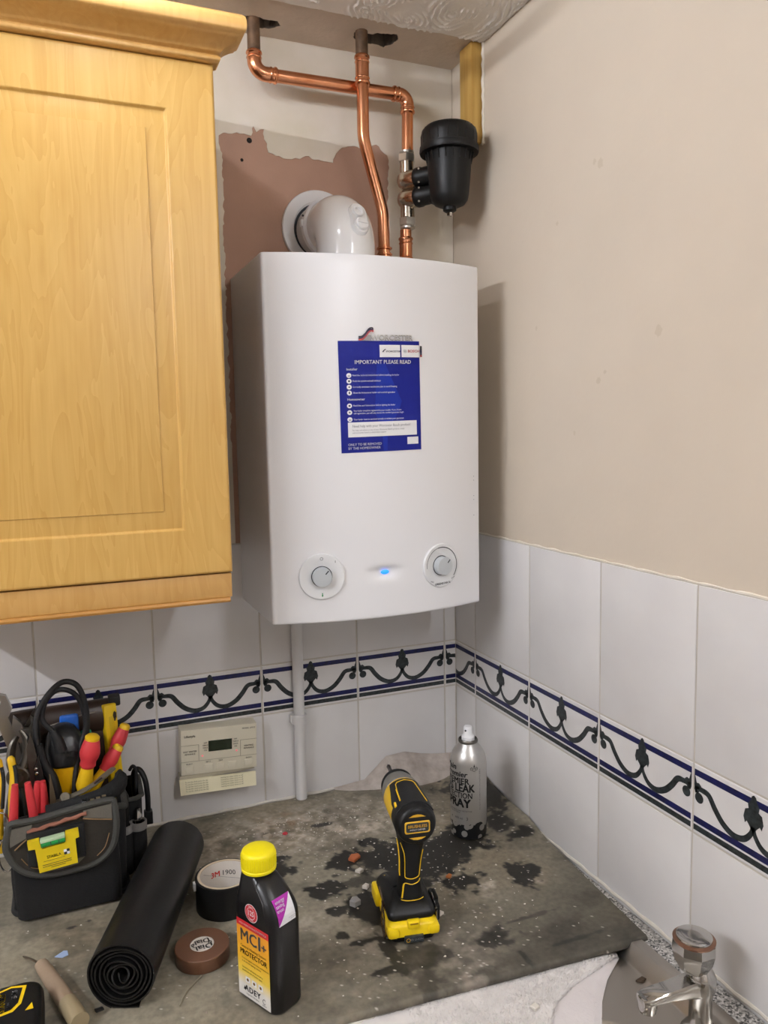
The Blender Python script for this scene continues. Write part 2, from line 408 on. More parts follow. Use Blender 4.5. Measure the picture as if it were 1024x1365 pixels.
# filler and scuffs around the batten
fm = MB()
pts = [(.004, -.1235+.0015*math.sin(i*2.3), 1.262+.0095*i) for i in range(20)]
fm.tube(pts, [.0022+.0022*random.random() for _ in pts], 7)
part('filler', fm, M_paint, wall_right, label='rough white filler beside the batten')
# faint dents in the right wall
fm = MB()
for y, z, r in ((-.30, .90, .004), (-.47, .80, .007), (-.485, .812, .004), (-.41, .72, .004), (-.60, .86, .009), (-.36, 1.06, .004), (-.47, 1.12, .008), (-.455, 1.128, .005)):
    fm.add([(.0046-.0001*(q_ == 16), y+(q_ < 16)*r*random.uniform(.5, 1.1)*math.cos(q_*PI/8), z+(q_ < 16)*r*random.uniform(.5, 1.2)*math.sin(q_*PI/8)) for q_ in range(17)], [[q_, (q_+1) % 16, 16] for q_ in range(16)])
part('scuff_mark', fm, mat('wall scuff', '#CFC1AD', .75), wall_right)

# ------------------------------------------------------------------ ceiling light (outside the frame, lights the room)
def strip_light(label, x, y0, y1, power):
    lt = thing('ceiling_light', label, 'ceiling light', (x, (y0+y1)/2, ZC))
    part('light_body', MB().box((x-.03, y1-.03, ZC-.022), (x+.03, y0+.03, ZC-.001), .005), M_white, lt)
    m = mat('fluorescent tube %d' % power, '#EDF0F8', emit=power)
    part('tube', MB().tube([(x, y0, ZC-.045), (x, y1, ZC-.045)], .011, 16), m, lt)
    for yy in (y0+.012, y1-.012): part('lamp_holder', MB().box((x-.012, yy-.010, ZC-.060), (x+.012, yy+.010, ZC-.020), .003), M_white, lt)
strip_light('short white strip light on the ceiling in front of the wall cabinet', -.695, -.37, -.58, TUBE_NEAR)
strip_light('long white strip light on the ceiling far left of the wall cabinet', -2.1, -.75, -1.65, TUBE_LEFT)
strip_light('added fill strip light on the ceiling behind the camera', -.14, -1.55, -2.75, FILL_REAR)  # fill lamp added to lift the boiler front, sheet and low tiles

# ------------------------------------------------------------------ batten
M_pine = mat('raw pine', '#D2AE62', .6, col2='#B98F45', nscale=6, stretch=(12, 12, .8))
solo('wooden_batten', MB().box((-.0185, -.1185, 1.266), (.0045, -.0725, ZC-.002), .0015), M_pine, 'short raw pine batten fixed upright in the corner under the ceiling', 'wood batten', (-.01, -.095, 1.266))

# ------------------------------------------------------------------ wall cabinet
def wood(name, ca, cb_, rough=.38):
    m = bpy.data.materials.new(name); m.use_nodes = True; nt = m.node_tree; b = nt.nodes['Principled BSDF']
    tc = nt.nodes.new('ShaderNodeTexCoord'); mp = nt.nodes.new('ShaderNodeMapping'); mp.inputs['Scale'].default_value = (9, 9, 1.3)
    nt.links.new(tc.outputs['Object'], mp.inputs['Vector'])
    n1 = nt.nodes.new('ShaderNodeTexNoise'); n1.inputs['Scale'].default_value = 1.6; n1.inputs['Detail'].default_value = 3; n1.inputs['Distortion'].default_value = 1.2
    nt.links.new(mp.outputs['Vector'], n1.inputs['Vector'])
    mm = nt.nodes.new('ShaderNodeMath'); mm.operation = 'MULTIPLY'; mm.inputs[1].default_value = 9
    nt.links.new(n1.outputs['Fac'], mm.inputs[0]); sn = nt.nodes.new('ShaderNodeMath'); sn.operation = 'FRACT'; nt.links.new(mm.outputs[0], sn.inputs[0])
    mp2 = nt.nodes.new('ShaderNodeMapping'); mp2.inputs['Scale'].default_value = (120, 120, 5); nt.links.new(tc.outputs['Object'], mp2.inputs['Vector'])
    n2 = nt.nodes.new('ShaderNodeTexNoise'); n2.inputs['Scale'].default_value = 1.0; n2.inputs['Detail'].default_value = 4; nt.links.new(mp2.outputs['Vector'], n2.inputs['Vector'])
    ad = nt.nodes.new('ShaderNodeMath'); ad.operation = 'MULTIPLY_ADD'; ad.inputs[1].default_value = .32; nt.links.new(sn.outputs[0], ad.inputs[0]); nt.links.new(n2.outputs['Fac'], ad.inputs[2])
    rp = nt.nodes.new('ShaderNodeValToRGB'); rp.color_ramp.elements[0].position = .25; rp.color_ramp.elements[1].position = .95
    rp.color_ramp.elements[0].color = (*lin(ca), 1); rp.color_ramp.elements[1].color = (*lin(cb_), 1)
    nt.links.new(ad.outputs[0], rp.inputs['Fac']); nt.links.new(rp.outputs['Color'], b.inputs['Base Color'])
    b.inputs['Roughness'].default_value = rough; return m
M_wood = wood('maple laminate', '#D8B166', '#C99D50')
M_wood2 = wood('maple trim', '#D3A866', '#C89A55')
CX0, CX1, CY = -1.04, -.5385, -.32
cab = thing('wall_cabinet', 'maple effect wall cabinet with routed door left of the white boiler', 'cabinet', (-.79, -.16, .479))
part('carcass', MB().box((CX0, -.300, .505), (CX1-.001, .002, 1.239), .001), mat('carcass darkened for gap shade', '#7A5632', .6), cab)  # carcass coloured darker than maple to keep the boiler gap in shade
dm = MB()
def dl(i, d): return [(CX0+i, CY+d, .525+i), (CX1-i, CY+d, .525+i), (CX1-i, CY+d, 1.240-i), (CX0+i, CY+d, 1.240-i)]
Ld = [dl(0, .0185), dl(0, .0035), dl(.0012, .0012), dl(.0035, 0), dl(.0662, 0), dl(.0675, .0008), dl(.0688, .0030), dl(.0700, .0038), dl(.0715, .0034), dl(.0948, .0030), dl(.0954, .0012), dl(.0965, .0010)]
dm.loft(Ld)
part('door', dm, M_wood, cab, sharp=25)
pmb = MB().box((CX0, -.3125, .4865), (CX1-.0005, -.294, .5225), .0012)
part('pelmet', pmb, M_wood2, cab)
bd = MB()
prof = [(0, .4865), (.003, .4855), (.0042, .4825), (.003, .4795), (0, .4785), (-.012, .4785), (-.012, .4865)]
bd.loft([[(x, -.3120-d, z) for d, z in prof] for x in (CX0, CX1-.004)])
part('pelmet_bead', bd, mat('bead edge', '#B4823F', .45), cab)
cp = [(0, 1.2405), (.004, 1.2400), (.0075, 1.2415), (.0090, 1.2445), (.0080, 1.2480), (.0055, 1.2500), (.0060, 1.2515), (.0085, 1.2525), (.0110, 1.2545), (.0150, 1.2590), (.0205, 1.2630), (.0270, 1.2665), (.0330, 1.2685), (.0345, 1.2705), (.0375, 1.2720), (.0395, 1.2750), (.0400, 1.2800), (.0398, 1.2860), (.0385, 1.2910), (.0350, 1.2950), (.0300, 1.2965), (-.012, 1.2965), (-.012, 1.2405)]
cm = MB(); n = len(cp)
secs = [[(CX0, CY-d, z) for d, z in cp], [(CX1+d, CY-d, z) for d, z in cp], [(CX1+d, -.300, z) for d, z in cp]]
cm.loft(secs)
part('cornice', cm, M_wood2, cab, sharp=50)
part('cabinet_top', MB().box((CX0, -.31, 1.280), (CX1-.008, .002, 1.2955)), M_wood2, cab)

# ------------------------------------------------------------------ boiler
BX0, BX1, BZ0, BZ1, BYF, BUL = -.4576, -.0676, .413, 1.0128, -.226, .034
BXC, BHW = (BX0+BX1)/2, (BX1-BX0)/2
def fy(x): t = (x-BXC)/BHW; return BYF-BUL*(1-t*t)
LEDX, LEDZ = -.2675, .4925
def fdent(x, z):
    return .0065*np.exp(-(((x-LEDX)/.026)**2+((z-LEDZ-.001)/np.where(z > LEDZ, .0075, .0125))**2))
M_case = mat('white boiler enamel', '#F1F1F3', .28)
boil = thing('boiler', 'white wall hung gas boiler with blue instruction sticker and two dials', 'boiler', (BXC, -.11, BZ0))
cs = MB(); r = .006
xs = np.concatenate([np.linspace(BX0+r, LEDX-.06, 36), np.linspace(LEDX-.06, LEDX+.06, 61)[1:], np.linspace(LEDX+.06, BX1-r, 30)[1:]])
zs = np.concatenate([np.linspace(BZ0+.003, LEDZ-.04, 10), np.linspace(LEDZ-.04, LEDZ+.04, 51)[1:], np.linspace(LEDZ+.04, BZ1-.003, 30)[1:]])
Xg, Zg = np.meshgrid(xs, zs); Yg = BYF-BUL*(1-((Xg-BXC)/BHW)**2)+fdent(Xg, Zg)
nx, nz = len(xs), len(zs)
rows = []
for j in range(nz):
    row = [(BX0, .004, zs[j]), (BX0, BYF+r+.010, zs[j]), (BX0, BYF+r+.004, zs[j])]
    for k in range(1, 5):
        a = PI/2*k/5; row.append((BX0+r*(1-math.cos(a)), BYF+r*.6-(r*.6+(BYF-fy(BX0+r)))*math.sin(a)+0.0, zs[j]))
    row += [(Xg[j, i], Yg[j, i], zs[j]) for i in range(nx)]
    for k in range(4, 0, -1):
        a = PI/2*k/5; row.append((BX1-r*(1-math.cos(a)), BYF+r*.6-(r*.6+(BYF-fy(BX1-r)))*math.sin(a), zs[j]))
    row += [(BX1, BYF+r+.004, zs[j]), (BX1, BYF+r+.010, zs[j]), (BX1, .004, zs[j])]
    rows.append(row)
def inset_row(row, z, e):
    return [(BXC+(x-BXC)*(1-e/BHW), y+(e if y < -.1 else 0), z) for x, y, _ in row]
allrows = [inset_row(rows[0], BZ0+.012, .010), inset_row(rows[0], BZ0, .007), inset_row(rows[0], BZ0, .003), inset_row(rows[0], BZ0+.001, .0008)]+rows+[inset_row(rows[-1], BZ1-.0008, .0008), inset_row(rows[-1], BZ1, .003)]
n = len(rows[0]); vs = [p for rw in allrows for p in rw]; fs = []
for j in range(len(allrows)-1):
    for i in range(n-1): fs.append([j*n+i, j*n+i+1, (j+1)*n+i+1, (j+1)*n+i])
fs.append(list(range(n))[::-1]); fs.append([(len(allrows)-1)*n+i for i in range(n)])
cs.add(vs, fs)
part('casing', cs, M_case, boil, sharp=50)
M_led = mat('blue indicator', '#2F8CFF', .2, emit=1.1)
lm = MB().lathe([(.0062, 0), (.0058, .0012), (.004, .0020), (.0015, .0023)], (0, 0, 0), (0, 0, 1), 28)
lm.v = [(LEDX+v[0]*1.25, fy(LEDX)+.0048-v[2], LEDZ-.0015+v[1]*.62) for v in lm.v]
part('indicator_light', lm, M_led, boil, label='glowing blue oval indicator')
M_plate = mat('dial plate', '#E9EAEB', .3); M_knob = mat('grey dial knob', '#C3C8CB', .4); M_gap = mat('dark gap', '#30343A', .6)
M_green = mat('green icon', '#1F9D57', .5)
def dial(x, z, kind):
    s_ = BUL*2*((x-BXC)/BHW)/BHW; nn = math.hypot(1, s_)
    u = Vector((1/nn, s_/nn, 0)); wv = Vector((s_/nn, -1/nn, 0)); c = Vector((x, fy(x)+.0003, z))
    M = Matrix(((u.x, 0, wv.x, c.x), (u.y, 0, wv.y, c.y), (0, 1, 0, c.z), (0, 0, 0, 1)))
    d = MB().lathe([(.0385, -.002), (.0385, .0022), (.0375, .0034), (.0355, .0037), (.0335, .0034), (.0275, .0031), (.0245, .0024), (.0205, .0010), (.0188, .0009), (.0100, .0009)], seg=56, M=M)
    f = lambda a, b_: tuple(M @ Vector((a, b_, .0040)))
    f2 = lambda a, b_: tuple(M @ Vector((a, b_, .0037)))
    if kind == 0:
        d.flat([ringp(.0, .0300, .0020, .0026, 20)], f2, 1); d.flat([rect(.0222, .0225, .0230, .0265)], f2, 1)
        d.flat([disc(0, -.0318, .0013, 14), rect(-.0007, -.0318, .0007, -.0272)], f2, 2)
    else:
        d.flat([ringp(0, 0, .0316, .0330, 44, math.radians(-38), math.radians(105)), ringp(0, 0, .0319, .0327, 30, math.radians(105), math.radians(185))], f2, 1)
        d.flat([T(txt('GREENSTAR Ri', .0052, .012), .001, -.0318, .04), T(txt('min', .0045), -.0215, -.0265, -.35), T(txt('max', .0045), .0235, -.0235, .5)], f, 1)
    p = part('dial_plate', d, [M_plate, M_gap, M_green], boil)
    k = MB().lathe([(.0176, .0005), (.0176, .0014), (.0166, .0014)], seg=48, M=M, mi=1)
    k.lathe([(.0163, .0008), (.0160, .0120), (.0152, .0135), (.0120, .0139), (.004, .0139)], seg=48, M=M)
    a = math.radians(48)
    k.flat([([(math.cos(a)*t-math.sin(a)*s2, math.sin(a)*t+math.cos(a)*s2) for t, s2 in ((.0075, -.0010), (.0150, -.0010), (.0150, .0010), (.0075, .0010))], [[0, 1, 2, 3]])], lambda p_, q: tuple(M @ Vector((p_, q, .0142))), 1)
    part('knob', k, [M_knob, M_gap], p)
dial(-.3775, .4915, 0); dial(-.1590, .4925, 1)
# instruction sticker, mapped in units of the print: 0..850 across, 0..1175 down
M_sblue = mat('sticker blue', '#0B1A84', .5, spec=.25); M_sblue2 = mat('sticker lighter blue', '#102C9C', .5, spec=.25); M_red2 = mat('print red', '#C8302E', .5)
M_grey = mat('print grey', '#8E9096', .5); M_navy = mat('print navy', '#141C44', .5)
def sxy(a, b_, h=.0012):
    u, v = a/850, b_/1175
    x = (-.3423*(1-u)-.1985*u)*(1-v)+(-.3403*(1-u)-.1970*u)*v
    z = (.8746*(1-u)+.8772*u)*(1-v)+(.6936*(1-u)+.6968*u)*v
    return (x, fy(x)-h, z)
st = MB(); L = []
gx = np.linspace(0, 850, 18)
for a in gx: L.append((a, 0))
vs = [sxy(a, 0, .0006) for a in gx]+[sxy(a, 1175, .0006) for a in gx]
st.add(vs, [[i, i+1, 19+i, 18+i] for i in range(17)], 0)
vs = [sxy(a, 0, 0) for a in gx]
lb = [(430, 130), (455, 300), (540, 560), (620, 800), (520, 1175), (430, 1175), (360, 800), (400, 560)]
def band(poly, n=8):
    return poly
st.flat([([(380, 240), (470, 240), (560, 460), (640, 640), (600, 760), (480, 940), (470, 1170), (430, 1170), (420, 940), (350, 760), (360, 560)], [[0, 1, 2, 3, 4, 5, 6, 7, 8, 9, 10]])], lambda a, b_: sxy(a, b_, .0009), 1)
W_ = [rectn(413, 43, 632, 172), rectn(646, 43, 846, 172)]
for q in (.0,): st.flat(W_, lambda a, b_: sxy(a, b_, .0014), 2)
def tx(s_, size, x, y, bold=0., align='LEFT', sx=1., rot=0.):
    t = T(txt(s_, size, bold, align, sx), 0, 0, rot); return ([(a+x, y-b_) for a, b_ in t[0]], t[1])
wt = [tx('IMPORTANT PLEASE READ', 56, 452, 224, .018, 'CENTER', .90), tx('Installer', 34, 72, 297, .02), tx('Homeowner', 34, 72, 612, .02),
      tx('Read the technical instructions before installing the boiler', 25, 130, 360, .006, sx=.83), tx('Flush the system and add inhibitor', 25, 130, 420, .006, sx=.83),
      tx('Correctly terminate condensate pipe to avoid freezing', 25, 130, 482, .006, sx=.83), tx('Show the homeowner boiler and control operation', 25, 132, 543, .006, sx=.83),
      tx('Read the user instructions before lighting the boiler', 25, 130, 678, .006, sx=.83), tx('Your boiler should be registered by your installer. If you choose', 24, 130, 733, .006, sx=.80),
      tx('self registration, you will only receive the standard guarantee length', 24, 130, 760, .006, sx=.80), tx('Your boiler must be serviced annually to validate your guarantee', 25, 130, 824, .006, sx=.80),
      tx('ONLY TO BE REMOVED', 37, 66, 1090, .014, sx=.88), tx('BY THE HOMEOWNER', 37, 66, 1130, .014, sx=.88)]
st.flat(wt, lambda a, b_: sxy(a, b_, .0014), 2)
ci = [(95, 360), (95, 420), (95, 482), (95, 543), (92, 678), (92, 748), (92, 822)]
st.flat([disc(a, b_, 25) for a, b_ in ci], lambda a, b_: sxy(a, b_, .0014), 2)
ic = []
for i, (a, b_) in enumerate(ci):
    ic += [rect(a-9, b_-9, a+9, b_+9) if i in (1, 4) else disc(a, b_, 8, 10) if i in (2, 5) else rect(a-6, b_-14, a+6, b_+12) if i == 3 else rect(a-12, b_+2, a+12, b_+9)]
st.flat(ic, lambda a, b_: sxy(a, b_, .0017), 3)
st.flat([rectn(70, 853, 800, 1010)], lambda a, b_: sxy(a, b_, .0014), 2)
st.flat([rectn(690, 1010+22, 815, 1010+100)], lambda a, b_: sxy(a, b_, .0014), 2)
st.flat([tx('Need help with your Worcester Bosch product?', 39, 112, 896, .0, sx=.80), tx('For help and advice on any of your Worcester Bosch products, simply', 24, 112, 938, .0, sx=.80), tx('visit worcester-bosch.co.uk/product support', 24, 112, 965, .0, sx=.80)], lambda a, b_: sxy(a, b_, .0018), 4)
st.flat([tx('WORCESTER', 27, 478, 112, .016), ([(440, 112), (466, 88), (478, 84), (478, 92), (468, 98), (448, 122)], [[0, 1, 2, 3, 4, 5]])], lambda a, b_: sxy(a, b_, .0018), 3)
st.flat([tx('BOSCH', 40, 715, 108, .014)], lambda a, b_: sxy(a, b_, .0018), 5)
st.flat([ringp(684, 108, 14, 17, 24), rect(677, 104, 691, 112)], lambda a, b_: sxy(a, b_, .0018), 4)
part('instruction_sticker', st, [M_sblue, M_sblue2, M_whiteprint, M_navy, M_grey, M_red2], boil, smooth=False, label='dark blue printed instruction sticker')
lg = MB()
letters = tx('WORCESTER', 78, 325, -34, .022, sx=.98)
M_silver = mat('silver badge', '#DEDCD8', .35, metal=.15)
lg.flat([letters], lambda a, b_: sxy(a, b_, .0026), 0)
sh = ([(a+3, b_+5) for a, b_ in letters[0]], letters[1]); lg.flat([sh], lambda a, b_: sxy(a, b_, .0007), 4)  # offset copy of the letters paints their cast shadow in grey
sw = lambda o: smoothp([(200, -28+o), (235, -32+o), (270, -62+o), (305, -108+o), (335, -122+o), (352, -112+o)], 4)
lg.flat([stroke(sw(-14), 12)], lambda a, b_: sxy(a, b_, .0022), 1); lg.flat([stroke(sw(2), 16)], lambda a, b_: sxy(a, b_, .0024), 2)
lg.flat([stroke(sw(18), 18)], lambda a, b_: sxy(a, b_, .0024), 3); lg.flat([([(225, -2), (300, -60), (340, -55), (330, -2)], [[0, 1, 2, 3]])], lambda a, b_: sxy(a, b_, .0020), 4)
lg.flat([rect(857, 50, 878, 120)], lambda a, b_: sxy(a, b_, .0012), 1); lg.flat([rect(859, 90, 876, 145)], lambda a, b_: sxy(a, b_, .0014), 2); lg.flat([rect(857, 145, 878, 168)], lambda a, b_: sxy(a, b_, .0013), 3)
part('badge', lg, [M_silver, mat('badge black', '#25262C', .5), M_navy, mat('badge red', '#B4484A', .4), mat('badge grey and letter shadow', '#9A9898', .4)], boil, smooth=False, label='silver raised badge with red and blue swoosh')  # black is swoosh and tab print; grey also carries the letter shadow
for q in (.675, .668, .640, .633, .605): part('casing_mark', MB().lathe([(.0007, 0), (.0007, .0003)], (-.0815, fy(-.0815)+.0001, q-.03), (0, -1, 0), 8), M_grey, boil)

# ------------------------------------------------------------------ flue elbow
FX, FY_ = -.279, -.130
fl = thing('flue_elbow', 'white round flue elbow leaving the boiler top into the wall', 'flue', (FX, FY_, BZ1))
P = [(FX, FY_, 1.030), (FX, FY_, 1.045)]+[(FX, FY_+.05*(1-math.cos(a)), 1.050+.05*math.sin(a)) for a in np.linspace(.05, PI/2, 14)]+[(FX-.001, -.066, 1.1005)]
M_flue = mat('glossy white flue', '#F0F0F0', .14, coat=.5)
part('elbow', MB().tube(P, .0515, 48), M_flue, fl, sharp=60)
part('base_collar', MB().lathe([(.062, 0), (.062, .004), (.057, .007), (.0535, .010), (.0535, .020)], (FX, FY_, BZ1-.001), seg=48), M_white, fl)
M_pvc = mat('flue pipe grey white', '#CFCDCB', .4)
part('flue_pipe', MB().tube([(FX-.001, -.07, 1.1005), (FX-.004, .006, 1.108)], .0485, 40), M_pvc, fl)
part('clamp_ring', MB().lathe([(.0515, 0), (.0560, .001), (.0568, .004), (.0568, .011), (.0560, .014), (.0515, .015)], (FX-.001, -.066, 1.1005), (0, 1, .02), 48).box((FX-.061, -.064, 1.10), (FX-.0555, -.055, 1.112), .001).lathe([(.002, 0), (.002, .0015)], (FX-.0575, -.0645, 1.118), (0, -1, 0), 10, mi=1), [M_white, M_gap], fl)
part('wall_flange', MB().lathe([(.050, .0045), (.052, .006), (.072, .0045), (.0735, .002), (.0735, 0)], (-.284, .0032, 1.112), (0, -1, 0), 56, capb=True), M_white, fl)
part('gap_ring', MB().lathe([(.0515, 0), (.0515, .003), (.049, .003)], (-.2835, -.0010, 1.1085), (0, -1, 0), 48), M_gap, fl)
# sampling cap pad on the outside of the bend
a = .42; cN = Vector((.16, -math.cos(a), math.sin(a))).normalized(); cC = Vector((FX+.009, FY_+.05, 1.050))+Vector((0, -math.cos(a), math.sin(a)))*.0985
uu = Vector((1, 0, 0)); uu = (uu-cN*uu.dot(cN)).normalized(); vv = cN.cross(uu)*-1
if vv.z < 0: vv = -vv
Mp = Matrix(((uu.x, vv.x, cN.x, cC.x), (uu.y, vv.y, cN.y, cC.y), (uu.z, vv.z, cN.z, cC.z), (0, 0, 0, 1)))
def stad(rw, hh, z, n=10): return [(rw*math.cos(PI*k/n), hh+rw*math.sin(PI*k/n), z) for k in range(n+1)]+[(rw*math.cos(PI+PI*k/n), -hh+rw*math.sin(PI+PI*k/n), z) for k in range(n+1)]
pad = MB().loft([stad(.0165, .014, -.008), stad(.0160, .014, .0035), stad(.0150, .014, .0060), stad(.0138, .014, .0050)], M=Mp)
part('sampling_pad', pad, M_flue, fl)
part('sampling_cap', MB().lathe([(.0115, .003), (.0115, .0095), (.0100, .0112), (.0060, .0112)], (0.001, -.0130, 0), seg=28, M=Mp).box((-.0085, -.0145, .0110), (.0105, -.0115, .0128), .0006, M=Mp), M_white, fl)
part('sampling_cap', MB().lathe([(.0105, .003), (.0105, .0078), (.0095, .0090), (.0070, .0090), (.0060, .0055), (.002, .0055)], (-.001, .0125, 0), seg=28, M=Mp), M_white, fl)

# ------------------------------------------------------------------ copper pipes
RP = .0110
def fitting(mb, pts, r=.0125, bead=.0142, L=.012):
    mb.tube(pts, r, 20)
    for i, j in ((0, 1), (-1, -2)):
        p = Vector(pts[i]); d = (Vector(pts[j])-p).normalized()
        mb.lathe([(r, -.0015), (bead*.97, 0), (bead, .0015), (bead, .003), (r, .0045)], p, d, 20)
        mb.lathe([(r, .008), (bead*.96, .0095), (bead*.96, .0105), (r, .012)], p, d, 20)
def bendpath(p0, pc, p1, r): return fillet([p0, pc, p1], r, 8)
pa = thing('copper_pipe', 'copper pipe crossing the wall from left ceiling hole to black filter', 'pipe', (-.4126, -.05, 1.358), group=None)
part('old_pipe_end', MB().tube([(-.4126, -.05, 1.385), (-.4122, -.05, 1.42), (-.4126, -.05, 1.475)], .0113, 20), M_cuold, pa, label='tarnished brown pipe end')
m1 = MB(); fitting(m1, bendpath((-.4126, -.05, 1.392), (-.4126, -.05, 1.3575), (-.374, -.05, 1.3578), .020)); part('elbow_fitting', m1, M_cu, pa)
part('pipe', MB().tube([(-.380, -.05, 1.3578), (-.140, -.05, 1.3596)], RP, 20), M_cu, pa)
m1 = MB(); fitting(m1, bendpath((-.148, -.05, 1.3595), (-.1185, -.05, 1.3600), (-.1190, -.05, 1.328), .018)); part('elbow_fitting', m1, M_cu, pa)
part('pipe', MB().tube([(-.1190, -.05, 1.334), (-.1205, -.05, 1.248)], RP, 20), M_cu, pa)
pb = thing('copper_pipe', 'bent copper pipe dropping from the right ceiling hole beside the flue', 'pipe', (-.183, -.075, BZ1))
part('old_pipe_end', MB().tube([(-.2196, -.075, 1.40), (-.2196, -.075, 1.475)], .0113, 20), M_cuold, pb, label='tarnished brown pipe end')
m1 = MB(); fitting(m1, [(-.2196, -.075, 1.404), (-.2196, -.075, 1.3560)]); part('coupling', m1, M_cu, pb)
part('pipe', MB().tube([tuple(p) for p in fillet([(-.2196, -.075, 1.372), (-.2200, -.075, 1.262), (-.1835, -.075, 1.134), (-.1822, -.075, BZ1-.002)], .10, 10)], RP, 20), M_cu, pb)
m1 = MB(); m1.tube([(-.1822, -.075, 1.0605), (-.1822, -.075, BZ1-.001)], .0125, 20).lathe([(.0125, 0), (.0145, .001), (.0145, .0035), (.0125, .0045)], (-.1822, -.075, 1.066), seg=20).lathe([(.0125, 0), (.0150, .001), (.0150, .003), (.0125, .004)], (-.1822, -.075, 1.055), seg=20)
part('coupling', m1, M_cu, pb)
pc_ = thing('copper_pipe', 'short copper pipe rising from the boiler top to the black filter', 'pipe', (-.1265, -.05, BZ1))
part('pipe', MB().tube([(-.1262, -.05, 1.112), (-.1268, -.05, BZ1-.002)], RP, 20), M_cu, pc_)
m1 = MB(); fitting(m1, [(-.1264, -.05, 1.097), (-.1267, -.05, 1.050)]); part('coupling', m1, M_cu, pc_)

# ------------------------------------------------------------------ magnetic filter
BXf, BYf = -.0735, -.132
mf = thing('magnetic_filter', 'black screw top system filter on chrome valves in the top corner', 'filter', (BXf, BYf, 1.13))
body = [(.010, 1.138), (.018, 1.1385), (.028, 1.143), (.0335, 1.150), (.0355, 1.158), (.0385, 1.19), (.0410, 1.222), (.0425, 1.235)]
part('bowl', MB().lathe([(r_, z-1.138) for r_, z in body], (BXf, BYf, 1.138), seg=48), M_dark, mf)
rb = MB()
for k_ in range(20):
    a = 2*PI*k_/20; c, s_ = math.cos(a), math.sin(a)
    rb.tube([(BXf+c*.0405, BYf+s_*.0405, 1.216), (BXf+c*.0448, BYf+s_*.0432, 1.234)], .0014, 6)
part('rib', rb, M_dark, mf)
lp = [(.0425, 1.232), (.0535, 1.2325), (.0548, 1.236), (.0540, 1.2440), (.0515, 1.2452), (.0518, 1.262), (.0500, 1.272), (.0440, 1.2785), (.030, 1.2835), (.012, 1.285)]
lidm = MB().lathe([(r_, z-1.23) for r_, z in lp], (BXf, BYf, 1.23), seg=64)
for k_ in range(18):
    a = 2*PI*k_/18; c, s_ = math.cos(a), math.sin(a)
    lidm.tube([(BXf+c*.0510, BYf+s_*.0510, 1.247), (BXf+c*.0511, BYf+s_*.0511, 1.262), (BXf+c*.0475, BYf+s_*.0475, 1.2745)], .0014, 6)
part('lid', lidm, M_dark, mf)
part('drain_plug', MB().lathe([(.0125, 0), (.0125, .009), (.008, .012)], (BXf, BYf, 1.141), (0, 0, -1), 20), M_dark, mf)
part('drain_screw', MB().lathe([(.0055, 0), (.0055, .007), (.003, .0085)], (BXf, BYf, 1.130), (0, 0, -1), 6), M_chrome, mf, sharp=20)
vd = Vector((BXf+.122, BYf+.052, 0)).normalized() if False else Vector((.060, -.098, 0)).normalized()
for zc, zz in ((1.2035, 1), (1.1690, -1)):
    o = Vector((-.1225, -.052, zc))
    part('port', MB().lathe([(.0185, .022), (.0190, .024), (.0190, .032), (.0175, .034), (.0170, .070), (.016, .085)], o, vd, 28), M_dark, mf)
    v = MB(); v.lathe([(.004, -.0195), (.0105, -.0170), (.0160, -.0120), (.0185, -.004), (.0185, .006), (.0175, .0215)], o, vd, 28)
    v.tube([(-.1225, -.051, zc), (-.1222, -.0505, zc+zz*.036)], .0135, 24)
    part('valve_body', v, M_nickel, mf, label='nickel plated valve')
    z0 = zc+zz*.034
    nut = MB().lathe([(.0150, 0), (.0165, .0015), (.0165, .0140), (.0150, .0155)], (-.1222, -.0503, z0 if zz > 0 else z0-.0155), seg=6)
    nut.lathe([(.0135, 0), (.0140, .002), (.0140, .0045), (.0120, .0055)], (-.1222, -.0503, z0+.0155 if zz > 0 else z0-.0155), (0, 0, zz), 20)
    part('nut', nut, mat('satin nut', '#DCD8D0', .34, metal=1.), mf, sharp=20)
    for sx_ in (-1, 1): part('screw', MB().lathe([(.002, 0), (.002, .0015)], o+vd*.033+Vector((0, 0, .012*sx_))+Vector((-.010, -.008, 0)), (-.5, -.85, 0), 8), M_chrome, mf)
part('bracket', MB().box((-.0125, -.012, 1.150), (.0125, .012, 1.205), .004, M=Matrix.Translation((-.088, -.107, 0)) @ Matrix.Rotation(.55, 4, 'Z')), M_dark, mf)

# ------------------------------------------------------------------ white waste pipe under the boiler
wp = thing('waste_pipe', 'thin white plastic pipe running down the tiles under the boiler', 'pipe', (-.357, -.013, -.004))
M_wpipe = mat('white waste pipe', '#DCDAD8', .35)
part('pipe', MB().tube([(-.3565, -.0125, -.004), (-.3570, -.0125, .43)], .0108, 24), M_wpipe, wp)
part('clip', MB().lathe([(.0108, 0), (.0150, .0015), (.0150, .018), (.0108, .020)], (-.3567, -.0125, .1545), seg=28).box((-.3567-.018, -.0125, .1555), (-.3567+.015, .0, .1735), .003), M_wpipe, wp)

